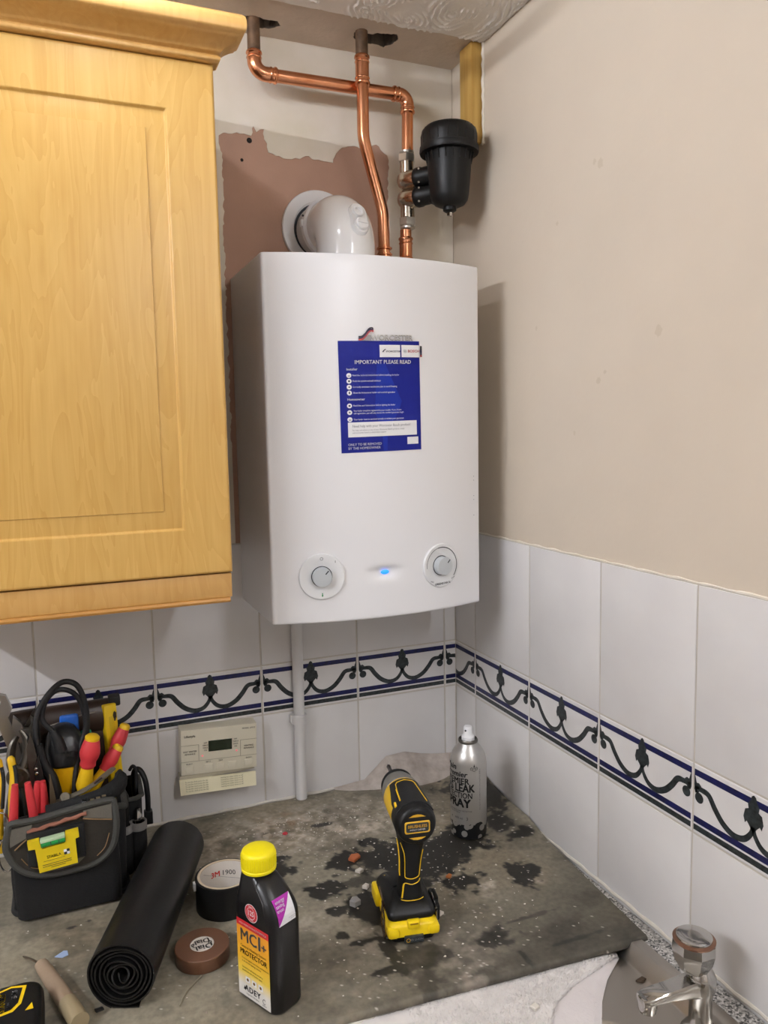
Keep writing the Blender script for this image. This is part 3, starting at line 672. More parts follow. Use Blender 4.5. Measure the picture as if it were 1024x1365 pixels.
# ------------------------------------------------------------------ heating programmer
pg = thing('heating_programmer', 'cream heating programmer with small dark screen on the tiles under the cabinet', 'programmer', (-.52, -.02, .06))
M_cream = mat('aged cream plastic', '#DDD6C0', .42); M_cream2 = mat('yellowed flap plastic', '#E0D8B6', .45)
def pxy(u, v, h=0.):   # u 0..1 across, v 0..1 up on the face
    x = (-.5891*(1-u)-.4470*u)*v+(-.5912*(1-u)-.4492*u)*(1-v); z = (.1850*(1-u)+.1768*u)*v+(.0975*(1-u)+.0893*u)*(1-v)
    return (x, -.030-h-.002*(v), z)
pm = MB()
fr_ = lambda e, h: [pxy(e, e*1.6, h), pxy(1-e, e*1.6, h), pxy(1-e, 1-e*1.6, h), pxy(e, 1-e*1.6, h)]
bk = [(p[0], .0, p[2]) for p in (pxy(.0, .0), pxy(1, 0), pxy(1, 1), pxy(0, 1))]
pm.loft([bk, fr_(0, -.002), fr_(.004, -.0003), fr_(.010, 0)])
part('body', pm, M_cream, pg)
scr = MB(); scr.flat([rect(.355, .48, .665, .72)], lambda u, v: pxy(u, v, .0006)); part('screen', scr, mat('lcd green black', '#20281A', .15), pg)
pn = MB(); lw = .006
F_ = lambda u, v: pxy(u, v, .0005)
pn.flat([rect(.0, .295, 1, .295+.010), rect(.225, .30, .232, .66), rect(0, .655, .232, .665), rect(.775, .30, .782, .66), rect(.775, .655, 1, .665)], F_, 0)
def ptx(s_, size, u, v, bold=.01, align='CENTER'): 
    t = txt(s_, size, bold, align); return ([(u+a/.142, v+b_/.0876) for a, b_ in t[0]], t[1])
pn.flat([ptx('Lifestyle', .0062, .115, .855, .02), ptx('MODEL LP522', .0040, .89, .915, .02), ptx('HOT WATER', .0042, .115, .52, .02), ptx('ADVANCE', .0042, .115, .465, .02), ptx('HEATING', .0042, .89, .52, .02), ptx('ADVANCE', .0042, .89, .465, .02)], F_, 1)
pn.flat([ptx(s_, .0034, .315, .68-.055*i, .02, 'CENTER') for i, s_ in enumerate(('OFF', 'TWICE', 'ONCE', 'ON'))]+[ptx(s_, .0034, .715, .70-.055*i, .02) for i, s_ in enumerate(('OFF', 'TWICE', 'ONCE', 'ON'))], F_, 1)
pn.flat([ptx('SELECT', .0036, .105, .245, .02), ptx('SELECT', .0036, .89, .245, .02), ptx('SET 7', .0036, .35, .255, .02), ptx('DAY', .0036, .515, .255, .02), ptx('-', .0060, .50, .135, .02), ptx('+', .0060, .665, .135, .02)], F_, 1)
pn.flat([disc(.275, .40, .012, 14, .020), disc(.725, .435, .012, 14, .020)], F_, 2)
part('panel_print', pn, [mat('panel line', '#A59D86', .5), mat('print brown', '#4A4438', .5), mat('red neon', '#FF7F86', .5, emit=.5)], pg, smooth=False)
for u0 in (.05, .30, .455, .61, .83):
    bt = MB(); L = [[pxy(u0+e, .06+e, h), pxy(u0+.11-e, .06+e, h), pxy(u0+.11-e, .205-e, h), pxy(u0+e, .205-e, h)] for e, h in ((0, 0), (.004, .0010), (.012, .0012))]
    bt.loft(L, capa=False); part('button', bt, M_cream, pg)
fl_ = MB()
q = [(-.5955, -.0315, .0905), (-.4520, -.0315, .0815), (-.4535, -.0400, .0575), (-.5950, -.0400, .0645)]
fl_.loft([[(x, y+.0035, z) for x, y, z in q], q])
def fxy(u, v): return tuple(Vector(q[0])*(1-u)*(v)+Vector(q[1])*u*v+Vector(q[3])*(1-u)*(1-v)+Vector(q[2])*u*(1-v)+Vector((0, -.0004, 0)))
def ftx(s_, size, u, v): t = txt(s_, size, .01, 'LEFT'); return ([(u+a/.142, v+b_/.026) for a, b_ in t[0]], t[1])
for i in range(5): fl_.flat([ftx('To set the clock press the day', .0034, .07, .82-.15*i), ftx('heating hot water times on off', .0034, .53, .86-.15*i)], fxy, 1)
part('flap', fl_, [M_cream2, mat('flap print', '#8A8468', .6)], pg, smooth=False)
part('flap_rail', MB().box((-.594, -.027, .086), (-.453, -.002, .0955), .001), mat('rail dark cream', '#B8B09A', .5), pg)  # rail in a darker cream than the body

# ------------------------------------------------------------------ worktop, sheet, sink, tap, towel
def speck():
    m = bpy.data.materials.new('grey speckled laminate'); m.use_nodes = True; nt = m.node_tree; b = nt.nodes['Principled BSDF']
    tc = nt.nodes.new('ShaderNodeTexCoord'); v = nt.nodes.new('ShaderNodeTexVoronoi'); v.inputs['Scale'].default_value = 420
    nt.links.new(tc.outputs['Object'], v.inputs['Vector']); rp = nt.nodes.new('ShaderNodeValToRGB'); rp.color_ramp.interpolation = 'CONSTANT'
    e = rp.color_ramp.elements; e[0].position = 0; e[0].color = (*lin('#3A3937'), 1); e[1].position = .24; e[1].color = (*lin('#8D8A85'), 1)
    for p_, c in ((.5, '#C9C6C1'), (.75, '#A5A19B')): q_ = e.new(p_); q_.color = (*lin(c), 1)
    sp = nt.nodes.new('ShaderNodeSeparateColor'); nt.links.new(v.outputs['Color'], sp.inputs[0]); nt.links.new(sp.outputs[0], rp.inputs['Fac'])
    nt.links.new(rp.outputs['Color'], b.inputs['Base Color']); b.inputs['Roughness'].default_value = .3; return m
M_speck = speck()
WT = -.006
wk = thing('worktop', 'grey speckled laminate worktop along both tiled walls under the dark sheet', 'worktop', (-.9, -.3, WT-.038))
part('back_run', MB().box((-2.5, -.573, WT-.038), (-.001, -.001, WT), .003), M_speck, wk)
part('sink_run', MB().box((-.034, -1.9, WT-.038), (-.001, -.5735, WT), .002).box((-.60, -1.9, WT-.038), (-.034, -1.345, WT), .002).box((-.60, -1.345, WT-.038), (-.562, -.5735, WT), .002), M_speck, wk)
M_unit = mat('base unit maple', '#C9A263', .5)
bu = thing('base_unit', 'maple base unit carrying the worktop under the boiler', 'cabinet', (-1.2, -.3, -.95))
part('carcass', MB().box((-2.5, -.57, -.80), (-.58, -.01, WT-.0385)), M_unit, bu)
part('plinth', MB().box((-2.5, -.53, -.95), (-.58, -.01, -.80)), M_unit, bu)
bu2 = thing('base_unit', 'maple sink base unit along the right wall under the sink', 'cabinet', (-.3, -1.2, -.95))
part('carcass', MB().box((-.578, -1.9, -.80), (-.01, -1.36, WT-.0385)).box((-.578, -.60, -.80), (-.01, -.01, WT-.0385)).box((-.578, -1.36, -.80), (-.01, -.60, -.30)), M_unit, bu2)
part('plinth', MB().box((-.56, -1.9, -.95), (-.01, -.01, -.80)), M_unit, bu2)

sk = thing('sink', 'stainless steel inset sink right of the pale towel', 'sink', (-.30, -.98, WT))
sm = MB()
N_ = 8
def sl(e, z, r_=.012): return rrect(-.558+e, -.0345-e, -1.34+e, -.575-e, r_, z, N_)
SZ = -.0225
Ls = [sl(0, WT+.0006), sl(0, WT+.0030), sl(.0015, WT+.0036), sl(.0165, WT+.0036), sl(.0185, WT+.0026), sl(.0325, SZ+.002), sl(.0355, SZ)]
for e, z in ((0, 0), (.003, -.0008), (.008, -.006), (.012, -.022), (.025, -.145), (.048, -.160)): Ls.append(rrect(-.50+e, -.142-e, -1.20+e, -.705-e, .05, SZ+z, N_))
sm.loft(Ls, capa=False)
part('bowl', sm, M_steel, sk, sharp=60)
part('waste_plug', MB().lathe([(.022, .0), (.022, .004), (.010, .004)], (-.32, -.95, SZ-.160), seg=24), M_chrome, sk)
tp = thing('tap', 'chrome pillar tap with faceted knob beside the sink', 'tap', (-.074, -.782, SZ))
TX, TY = -.074, -.782
part('body', MB().lathe([(.023, SZ), (.023, SZ+.006), (.019, SZ+.012), (.0140, SZ+.018), (.0135, .020), (.0140, .034), (.0170, .040), (.0175, .056), (.0150, .062), (.0125, .066), (.0100, .070)], (TX, TY, 0), seg=32), M_chrome, tp)
sp_ = MB(); secs = []
S0 = Vector((TX, TY, .045)); S1 = Vector((-.146, -.767, .0400)); dd = (S1-S0).normalized(); side = Vector((-dd.y, dd.x, 0)).normalized()
for t, hw, zt, zb in ((0, .0155, .014, -.014), (.25, .0130, .011, -.010), (.6, .0122, .0070, -.007), (.85, .0125, .0050, -.006), (1.0, .0125, .0030, -.008), (1.10, .0105, .0010, -.010)):
    c = S0+(S1-S0)*t
    secs.append([c+side*hw*.96+Vector((0, 0, zt*.5)), c+side*hw*.8+Vector((0, 0, zt)), c-side*hw*.8+Vector((0, 0, zt)), c-side*hw*.96+Vector((0, 0, zt*.5)), c-side*hw+Vector((0, 0, zb*.5)), c-side*hw*.6+Vector((0, 0, zb)), c+side*hw*.6+Vector((0, 0, zb)), c+side*hw+Vector((0, 0, zb*.5))])
sp_.loft(secs)
part('spout', sp_, M_chrome, tp, sharp=50)
part('spout_nozzle', MB().lathe([(.0105, .002), (.0115, .0), (.0115, -.012), (.0105, -.018), (.008, -.0185)], S1-dd*.002, (0, 0, 1), 24), M_chrome, tp)
TX, TY = TX-.009, TY+.004
kb = MB(); L = []
for r_, z, tw in ((.0110, .062, 0), (.0165, .066, 0), (.0240, .080, .0), (.0270, .093, 0), (.0262, .104, 0)):
    L.append([(TX+r_*math.cos(2*PI*k_/8+.35), TY+r_*math.sin(2*PI*k_/8+.35), z) for k_ in range(8)])
kb.loft(L); part('knob', kb, M_chrome, tp, sharp=15)
part('knob_ring', MB().lathe([(.0250, .1035), (.0252, .1055), (.0225, .1070)], (TX, TY, 0), seg=40), mat('copper coloured band', '#8C6A58', .3, metal=.9), tp, label='worn copper coloured band')
part('knob_cap', MB().lathe([(.0215, .1065), (.0212, .1090), (.0190, .1098), (.008, .1098)], (TX, TY, 0), seg=40), M_chrome, tp)

# dark sheet lying on the worktop: colour per vertex = stains and dust, darker to front and right, kept in wear
hx = np.array([-.70, -.353, -.285, -.22, -.163, -.125, -.08, 0]); hh = np.array([0, 0, .0150, .0155, .022, .030, .012, .0])
def curl(x, y):
    t = np.clip((x+.085)/.078, 0, 1); t = t*t*(3-2*t); return np.interp(y, hx, hh)*t
NX, NY = 430, 250
t_, s_ = np.meshgrid(np.linspace(0, 1, NX), np.linspace(0, 1, NY))
yfr = lambda x: np.interp(x, [-1.2, -.49, -.03], [-.560, -.598, -.6290])
xr = lambda y: np.interp(y, [-.66, -.63, -.35, -.30, 0], [-.026, -.024, -.0035, -.003, -.003])
Y0 = -.008-s_*(.6)
Xb = -1.18+t_*(xr(-.008-s_*.634)+1.18)
Yb = -.008+s_*(yfr(Xb)+.008)
Zb = curl(Xb, Yb)+.0012*(fbm(Xb*9, Yb*9, 50)-.5)*np.clip(-Yb*5, 0, 1)*0
vs, fs = grid(Xb, Yb, Zb)
vsa = np.array(vs).reshape(NY, NX, 3)
lip = []
for dy, dz in ((-.0020, -.0010), (-.0035, -.0040), (-.0037, -.0085), (-.0020, -.0115), (.0020, -.0122)):
    rw = vsa[-1].copy(); rw[:, 1] += dy; rw[:, 2] += dz; lip.append(rw)
nv = NY*NX; V = list(vs)
for rw in lip: V += rw.tolist()
for j in range(len(lip)):
    a0 = (NY-1)*NX if j == 0 else nv+(j-1)*NX; b0 = nv+j*NX
    for i in range(NX-1): fs.append([a0+i, a0+i+1, b0+i+1, b0+i])
off = len(V); V += (vsa[:, -1]+np.array([.0006, 0, -.0045])).tolist()
for j in range(NY-1): fs.append([j*NX+NX-1, off+j, off+j+1, (j+1)*NX+NX-1])
off = len(V); V += (vsa[0]+np.array([0, .0006, -.0045])).tolist()
for i in range(NX-1): fs.append([i, off+i, off+i+1, i+1])
sb = MB(); sb.v = V; sb.f = fs; sb.m = [0]*len(fs)
def sheet_mat():
    m = bpy.data.materials.new('dark worn sheet'); m.use_nodes = True; nt = m.node_tree; b = nt.nodes['Principled BSDF']
    at = nt.nodes.new('ShaderNodeAttribute'); at.attribute_name = 'sheet_tone'
    tc = nt.nodes.new('ShaderNodeTexCoord'); n = nt.nodes.new('ShaderNodeTexNoise'); n.inputs['Scale'].default_value = 110; n.inputs['Detail'].default_value = 8
    nt.links.new(tc.outputs['Object'], n.inputs['Vector'])
    mp = nt.nodes.new('ShaderNodeMapRange'); mp.inputs[1].default_value = .3; mp.inputs[2].default_value = .7; mp.inputs[3].default_value = .80; mp.inputs[4].default_value = 1.20
    nt.links.new(n.outputs['Fac'], mp.inputs[0]); mx = nt.nodes.new('ShaderNodeMix'); mx.data_type = 'RGBA'; mx.blend_type = 'MULTIPLY'; mx.inputs[0].default_value = 1
    nt.links.new(at.outputs['Color'], mx.inputs[6]); nt.links.new(mp.outputs[0], mx.inputs[7]); nt.links.new(mx.outputs[2], b.inputs['Base Color'])
    rg = nt.nodes.new('ShaderNodeMapRange'); rg.inputs[3].default_value = .7; rg.inputs[4].default_value = .48; nt.links.new(at.outputs['Alpha'], rg.inputs[0]); nt.links.new(rg.outputs[0], b.inputs['Roughness'])
    bp = nt.nodes.new('ShaderNodeBump'); bp.inputs['Strength'].default_value = .25; bp.inputs['Distance'].default_value = .001; nt.links.new(n.outputs['Fac'], bp.inputs['Height']); nt.links.new(bp.outputs['Normal'], b.inputs['Normal'])
    return m
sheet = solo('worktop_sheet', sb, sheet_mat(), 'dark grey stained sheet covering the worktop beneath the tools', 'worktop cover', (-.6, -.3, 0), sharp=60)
VA = np.array(V); vx, vy = VA[:, 0], VA[:, 1]
base = np.array(lin('#8A8372'))[None]*(.62+.62*fbm(vx*14, vy*14, 60))[:, None]
warm = np.clip((fbm(vx*7, vy*7, 70)-.48)*5, 0, 1)[:, None]
base = base*(1-.35*warm)+np.array(lin('#8C7C62'))[None]*.35*warm
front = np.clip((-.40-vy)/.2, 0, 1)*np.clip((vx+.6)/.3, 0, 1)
base = base*(1-.68*front)[:, None]  # sheet darker towards the front right
rt = np.clip((vx+.16)/.16, 0, 1)*np.clip((-vy-.25)/.2, 0, 1); base = base*(1-.25*rt)[:, None]  # and darker along the right side
dust = np.zeros_like(vx)
for x, y, rx, ry, a, st_ in ((-.42, -.13, .26, .09, 0, .75), (-.36, -.165, .14, .030, -.25, .9), (-.33, -.170, .12, .022, -.12, 1.1), (-.45, -.10, .12, .05, 0, .45), (-.445, -.40, .05, .03, .3, .35), (-.17, -.43, .03, .012, .9, .9), (-.09, -.445, .02, .014, .5, .9), (-.30, -.545, .10, .05, 0, .3), (-.13, -.20, .06, .04, 0, .3), (-.40, -.47, .05, .05, 0, .25), (-.29, -.60, .05, .03, 0, .35)):
    c, sn_ = math.cos(a), math.sin(a); dx, dy = vx-x, vy-y; q_ = np.hypot((dx*c+dy*sn_)/rx, (-dx*sn_+dy*c)/ry)
    dust = np.maximum(dust, st_*np.clip(1.25-q_, 0, 1)*np.clip((fbm(vx*70, vy*70, 80)-.36)*4, 0, 1.2))
base = base*(1-.75*dust)[:, None]+np.array(lin('#D0C2B2'))[None]*(.75*dust)[:, None]
brn = np.clip(1.2-np.hypot((vx+.42)/.05, (vy+.09)/.035), 0, 1)*np.clip((fbm(vx*50, vy*50, 90)-.45)*5, 0, 1)
base = base*(1-.6*brn)[:, None]+np.array(lin('#8A6038'))[None]*(.6*brn)[:, None]
smg = np.clip((fbm(vx*19, vy*23, 210, 5)-.54)*6, 0, 1); base = base*(1-.35*smg)[:, None]
wet = np.zeros_like(vx)
wn = fbm(vx*38, vy*38, 100, 5)-.5+.8*(fbm(vx*110, vy*110, 104)-.5)
for x, y, rx, ry, st_ in ((-.295, -.285, .062, .042, 1), (-.225, -.325, .060, .055, 1), (-.205, -.40, .030, .030, 1), (-.155, -.285, .050, .045, 1), (-.355, -.272, .030, .018, 1), (-.30, -.225, .022, .014, 1), (-.412, -.331, .033, .020, 1), (-.478, -.238, .036, .028, 1), (-.352, -.330, .036, .014, .75), (-.362, -.402, .030, .034, 1), (-.10, -.4255, .026, .030, 1), (-.2265, -.548, .031, .019, .8), (-.3375, -.5405, .032, .026, .75), (-.355, -.59, .020, .026, .6), (-.378, -.515, .009, .040, .9), (-.398, -.478, .026, .006, .9), (-.362, -.492, .014, .008, .8), (-.392, -.545, .020, .010, .9), (-.362, -.527, .014, .010, .6), (-.414, -.394, .013, .010, .95), (-.4275, -.452, .008, .010, .9), (-.025, -.185, .030, .05, .95), (-.03, -.10, .05, .04, .9), (-.055, -.265, .022, .028, .9), (-.035, -.318, .030, .012, .95), (-.352, -.132, .016, .007, .9), (-.13, -.595, .04, .004, .7), (-.21, -.60, .004, .018, .7), (-.17, -.525, .045, .004, .6), (-.79, -.268, .010, .003, .9), (-.765, -.262, .004, .002, .9), (-.735, -.335, .0, .0, 0)):
    if st_ == 0: continue
    q_ = np.hypot((vx-x)/rx, (vy-y)/ry)+wn*1.5
    wet = np.maximum(wet, st_*np.clip((1.20-q_)*4.0, 0, 1))
base = base*(1-.95*wet)[:, None]+np.array(lin('#0C0C09'))[None]*(.6*wet)[:, None]
spk = rng.random(len(vx)); dens = .0035+.05*dust+.007*(vn(vx*12, vy*12, 120) > .6)*(vx > -.6)
spm = spk < dens
base[spm] = np.array(lin('#C9C2B6'))*(.55+.5*rng.random((spm.sum(), 1)))
ca = sheet.data.color_attributes.new('sheet_tone', 'FLOAT_COLOR', 'POINT')
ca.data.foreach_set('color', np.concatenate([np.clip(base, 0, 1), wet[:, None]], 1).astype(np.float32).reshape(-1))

# crumbs of plaster on the sheet
cr = MB()
def crumb(mb, x, y, r_, z=0., mi=0):
    v = [(x+r_*random.uniform(.6, 1.2)*a, y+r_*random.uniform(.6, 1.2)*b_, z+max(0, r_*c*random.uniform(.5, 1))) for a, b_, c in ((1, 0, .3), (0, 1, .3), (-1, 0, .3), (0, -1, .3), (0, 0, 1))]
    v += [(x, y, z-.0002)]
    mb.add(v, [[0, 1, 4], [1, 2, 4], [2, 3, 4], [3, 0, 4], [1, 0, 5], [2, 1, 5], [3, 2, 5], [0, 3, 5]], mi)
for i in range(1000):
    if i < 330: x, y = random.gauss(-.36, .09), random.gauss(-.14, .05)
    elif i < 600: x, y = random.gauss(-.22, .12), random.gauss(-.30, .10)
    else: x, y = random.uniform(-.88, -.05), random.uniform(-.60, -.04)
    if not (-.58 < y < -.075 and -.88 < x < -.09): continue
    if (x < -.655 and y > -.25) or (x < -.80 and y < -.28): continue
    tq = max(0, min(1, ((x+.7315)*.113+(y+.478)*.30)/(.113**2+.30**2)))
    if math.hypot(x+.7315-.113*tq, y+.478-.30*tq) < .068: continue
    if any(math.hypot(x-a_, y-b__) < r_ for a_, b__, r_ in ((-.116, -.266, .038), (-.552, -.5255, .052), (-.566, -.305, .052), (-.621, -.415, .042), (-.3265, -.456, .075))): continue
    crumb(cr, x, y, abs(random.gauss(.0008, .0007))+.0004, .0001, random.choice((0, 0, 0, 1)))
solo('plaster_crumbs', cr, [mat('plaster crumb', '#D9D3C8', .9), mat('grey crumb', '#9C9082', .9)], 'loose white plaster crumbs scattered over the dark sheet', 'crumbs', (-.3, -.25, 0), kind='stuff', smooth=False)
def chip(name, label, poly, h, m, cat='chip', z=0.0003, group=None):
    cx = sum(p[0] for p in poly)/len(poly); cy = sum(p[1] for p in poly)/len(poly)
    mb = MB(); n = len(poly)
    mb.loft([[(x, y, z) for x, y in poly], [(x, y, z+h*.8) for x, y in poly], [(cx+(x-cx)*.7, cy+(y-cy)*.7, z+h) for x, y in poly]])
    return solo(name, mb, m, label, cat, (cx, cy, z), smooth=False)
chip('brick_chip', 'orange brick chip on the sheet left of the drill', [(-.350, -.268), (-.343, -.278), (-.328, -.268), (-.329, -.259), (-.341, -.257)], .005, mat('brick orange', '#B5673F', .9))
chip('brick_chip', 'tiny orange chip on dark stain in front of the spray can', [(-.222, -.382), (-.217, -.388), (-.211, -.382), (-.214, -.377)], .004, mat('brick brown', '#A5612F', .9))
chip('plaster_chip', 'pale plaster chip beside red crumb near the back wall', [(-.466, -.134), (-.458, -.146), (-.450, -.139), (-.452, -.130)], .006, mat('chip pale', '#A89C8A', .9))
chip('red_crumb', 'small red crumb on the dusty sheet near the wall', [(-.430, -.137), (-.426, -.142), (-.421, -.139), (-.424, -.134)], .004, mat('crumb red', '#B5303A', .6))
chip('paper_scrap', 'pale blue scrap lying between bin bag roll and tape measure', [(-.813, -.331), (-.803, -.337), (-.795, -.334), (-.796, -.324), (-.801, -.322)], .0012, mat('blue scrap', '#9FB4D6', .6))
chip('plaster_chip', 'white plaster chip touching the left side of the drill base', [(-.358, -.354), (-.352, -.360), (-.346, -.355), (-.350, -.349)], .006, mat('plaster crumb', '#D9D3C8', .9))
chip('plaster_chip', 'white plaster chip right of the drill base', [(-.281, -.462), (-.277, -.470), (-.268, -.466), (-.272, -.459)], .004, mat('plaster crumb', '#D9D3C8', .9))
chip('plaster_chip', 'white plaster chip above the left drill stain', [(-.352, -.306), (-.346, -.313), (-.338, -.309), (-.342, -.302)], .005, mat('plaster crumb', '#D9D3C8', .9))
chip('plastic_plug', 'grey plug lying left of the drill battery', [(-.392, -.389), (-.386, -.397), (-.375, -.393), (-.377, -.383), (-.385, -.381)], .010, mat('grey plug', '#8C8A88', .6), 'plug')
solo('wire_offcut', MB().tube(smoothp([(-.629, -.455, .0013), (-.641, -.466, .0013), (-.654, -.480, .0013), (-.664, -.500, .0013)]), .0011, 6), mat('bare wire', '#8C8470', .5), 'thin pale wire offcut in front of the brown tape', 'wire', (-.645, -.478, 0))

# towel over the sink edge
tw = thing('towel', 'pale grey fluffy towel draped between dark sheet and sink', 'towel', (-.28, -.69, -.0225))
M_tow = mat('towel pile', '#E8E3DF', .95, noise=.12, nscale=40); M_tow2 = mat('towel smooth side', '#DDD6D4', .9, noise=.06, nscale=20, bump=.3, bscale=250)
def tz(x, y): return -.0165+.0050*(fbm(x*13, y*13, 140)-.6)+.010*(fbm(x*9, y*9, 141)-.35)*np.clip((-.64-y)/.04, 0, 1)-.05*np.clip(-.70-y, 0, 1)
gx = np.linspace(0, 1, 150); gy = np.linspace(0, 1, 70); T_, G_ = np.meshgrid(gx, gy)
redge = lambda y: np.interp(y, [-.80, -.73, -.69, -.66, -.630, -.60], [-.215, -.182, -.150, -.118, -.074, -.06])
Yt = -.596-G_*.195; Xt = -.60+T_*(redge(Yt)+.60)
Zt = tz(Xt, Yt)-.0015-.006*np.clip(T_-.97, 0, 1)/.03*.5
a_, b__ = grid(Xt, Yt, Zt); tm = MB().add(a_, b__); part('smooth_side', tm, M_tow2, tw)
redge2 = lambda y: np.interp(y, [-.80, -.71, -.672, -.655, -.640, -.630], [-.262, -.240, -.206, -.168, -.112, -.080])
Yt = -.594-G_*.190; wob = .006*(fbm(Yt*60, Yt*20, 170)-.5); Xt = -.60+T_*(redge2(Yt)+wob-.004+.60)
ed = np.clip((1-T_)/.012, 0, 1)**.5
Zt = tz(Xt, Yt)+.0040*ed-.0005+.0050*(fbm(Xt*120, Yt*120, 150)-.5)
a_, b__ = grid(Xt, Yt, Zt); tm = MB().add(a_, b__); part('fluffy_side', tm, M_tow, tw, label='fluffy white pile')
fb = MB()
for i in range(16000):
    j = random.randrange(70); ii = random.randrange(60, 150) if random.random() < .9 else 149
    if random.random() < .12: j = random.randrange(6)
    p = Vector((Xt[j, ii]+random.uniform(-.002, .002), Yt[j, ii]+random.uniform(-.0015, .0015), Zt[j, ii]))
    d = Vector((random.gauss(0, .6), random.gauss(.1, .6), 1)).normalized()*random.uniform(.0025, .0055); s2 = Vector((random.gauss(0, 1), random.gauss(0, 1), 0)).normalized()*.0005
    fb.add([p-s2, p+s2, p+d], [[0, 1, 2]])
part('pile_fibres', fb, M_tow, tw, kind='stuff', smooth=False)
chip('plaster_chip', 'white plaster chip lying on the towel', [(-.250, -.672), (-.246, -.680), (-.238, -.677), (-.240, -.668)], .004, mat('plaster crumb', '#D9D3C8', .9), z=-.0105)
chip('debris_flake', 'small brown flake in the sink beside the towel', [(-.083, -.676), (-.077, -.682), (-.068, -.679), (-.070, -.673)], .003, mat('brown flake', '#4E3F30', .8), 'flake', z=-.0223)

# dusty heap in the back corner
ds = MB(); gx = np.linspace(0, 1, 120); gy = np.linspace(0, 1, 34); T_, G_ = np.meshgrid(gx, gy)
Xd = -.285+T_*.275; top = np.interp(Xd, [-.285, -.218, -.194, -.168, -.125, -.09, -.061, -.033, -.01], [.0015, .006, .026, .048, .050, .040, .034, .030, .028])
dep = np.interp(Xd, [-.285, -.26, -.21, -.166, -.113, -.06, -.01], [.006, .022, .040, .052, .062, .058, .050])
Yd = -.0015-G_*dep; prof_ = np.clip(1-G_, 0, 1)**.75
Zd = top*prof_+.010*(fbm(Xd*30, Yd*40, 160)-.5)*np.sin(PI*np.clip(G_, 0, 1))*np.clip(top*40, 0, 1)+.0006
Zd = np.maximum(Zd, .0006); Zd[-1] = 0.0001
a_, b__ = grid(Xd, Yd, Zd); ds.add(a_, b__)
solo('dust_sheet', ds, mat('dusty crumpled sheet', '#C6BDB4', .9, col2='#A89C92', nscale=45, bump=.5, bscale=160), 'crumpled pale dusty sheet heaped against the tiles behind the drill', 'dust sheet', (-.15, -.03, 0))

# ------------------------------------------------------------------ spray can
CXc, CYc, CR = -.116, -.266, .0328
can = thing('spray_can', 'silver leak detection spray can with white nozzle standing by the corner', 'spray can', (CXc, CYc, 0))
def canmat():
    m = bpy.data.materials.new('can silver with bubbles'); m.use_nodes = True; nt = m.node_tree; b = nt.nodes['Principled BSDF']
    tc = nt.nodes.new('ShaderNodeTexCoord'); sx = nt.nodes.new('ShaderNodeSeparateXYZ'); nt.links.new(tc.outputs['Object'], sx.inputs[0])
    def vor(scale, loc):
        mp = nt.nodes.new('ShaderNodeMapping'); mp.inputs['Location'].default_value = loc; nt.links.new(tc.outputs['Object'], mp.inputs['Vector'])
        v = nt.nodes.new('ShaderNodeTexVoronoi'); v.inputs['Scale'].default_value = scale; v.inputs['Randomness'].default_value = .8; nt.links.new(mp.outputs[0], v.inputs['Vector']); return v.outputs['Distance']
    def mth(op, a, b_=None):
        n = nt.nodes.new('ShaderNodeMath'); n.operation = op
        for i, q in enumerate((a, b_)):
            if q is None: continue
            if isinstance(q, (int, float)): n.inputs[i].default_value = q
            else: nt.links.new(q, n.inputs[i])
        return n.outputs[0]
    d = vor(62, (0, 0, 0)); n = nt.nodes.new('ShaderNodeTexNoise'); n.inputs['Scale'].default_value = 55; nt.links.new(tc.outputs['Object'], n.inputs['Vector'])
    top = mth('ADD', .010, mth('MULTIPLY', n.outputs['Fac'], .034))
    band = mth('LESS_THAN', sx.outputs[2], top)
    bub = mth('LESS_THAN', d, .52); rim = mth('GREATER_THAN', d, .44)
    hi = mth('MULTIPLY', bub, mth('LESS_THAN', rim, .5)); 
    low = mth('GREATER_THAN', vor(62, (0, 0, -.003)), .22)
    grey = mth('MULTIPLY', hi, low)
    blk = mth('MULTIPLY', band, mth('SUBTRACT', 1, grey))
    mx = nt.nodes.new('ShaderNodeMix'); mx.data_type = 'RGBA'; nt.links.new(blk, mx.inputs[0]); mx.inputs[6].default_value = (*lin('#C2C0BC'), 1); mx.inputs[7].default_value = (*lin('#101112'), 1)
    nt.links.new(mx.outputs[2], b.inputs['Base Color']); nt.links.new(mth('MULTIPLY', mth('SUBTRACT', 1, blk), .75), b.inputs['Metallic']); b.inputs['Roughness'].default_value = .36; return m
cb2 = MB().lathe([(.026, .003), (.030, .0), (CR-.0008, .0015), (CR, .004), (CR, .136), (CR-.0012, .143), (CR-.0040, .151), (CR-.0085, .159), (CR-.0140, .166), (.0172, .1705)], (CXc, CYc, 0), seg=56)
part('body', cb2, canmat(), can, sharp=60)
part('top_ring', MB().lathe([(.0170, .170), (.0178, .1715), (.0178, .1745), (.0165, .1765), (.0140, .1760), (.0125, .1735), (.005, .1735)], (CXc, CYc, 0), seg=40), mat('dull tin', '#77746E', .35, metal=.9), can)
nz_ = MB().lathe([(.0118, .1735), (.0118, .1800), (.0105, .1815), (.0085, .1860), (.0080, .1960), (.0068, .1985), (.003, .1990)], (CXc, CYc, 0), seg=28)
nz_.lathe([(.0016, 0), (.0016, .0012)], (CXc-.0068, CYc-.0042, .1925), (-.85, -.5, 0), 12, mi=1)
part('nozzle', nz_, [M_white, M_gap], can)
A0 = math.radians(-118.6)
def canf(du=0., r_=CR+.0003):
    return lambda u, v: (CXc+r_*math.cos(A0+(u+du)/CR), CYc+r_*math.sin(A0+(u+du)/CR), v)
ct = MB(); cc = -.0245
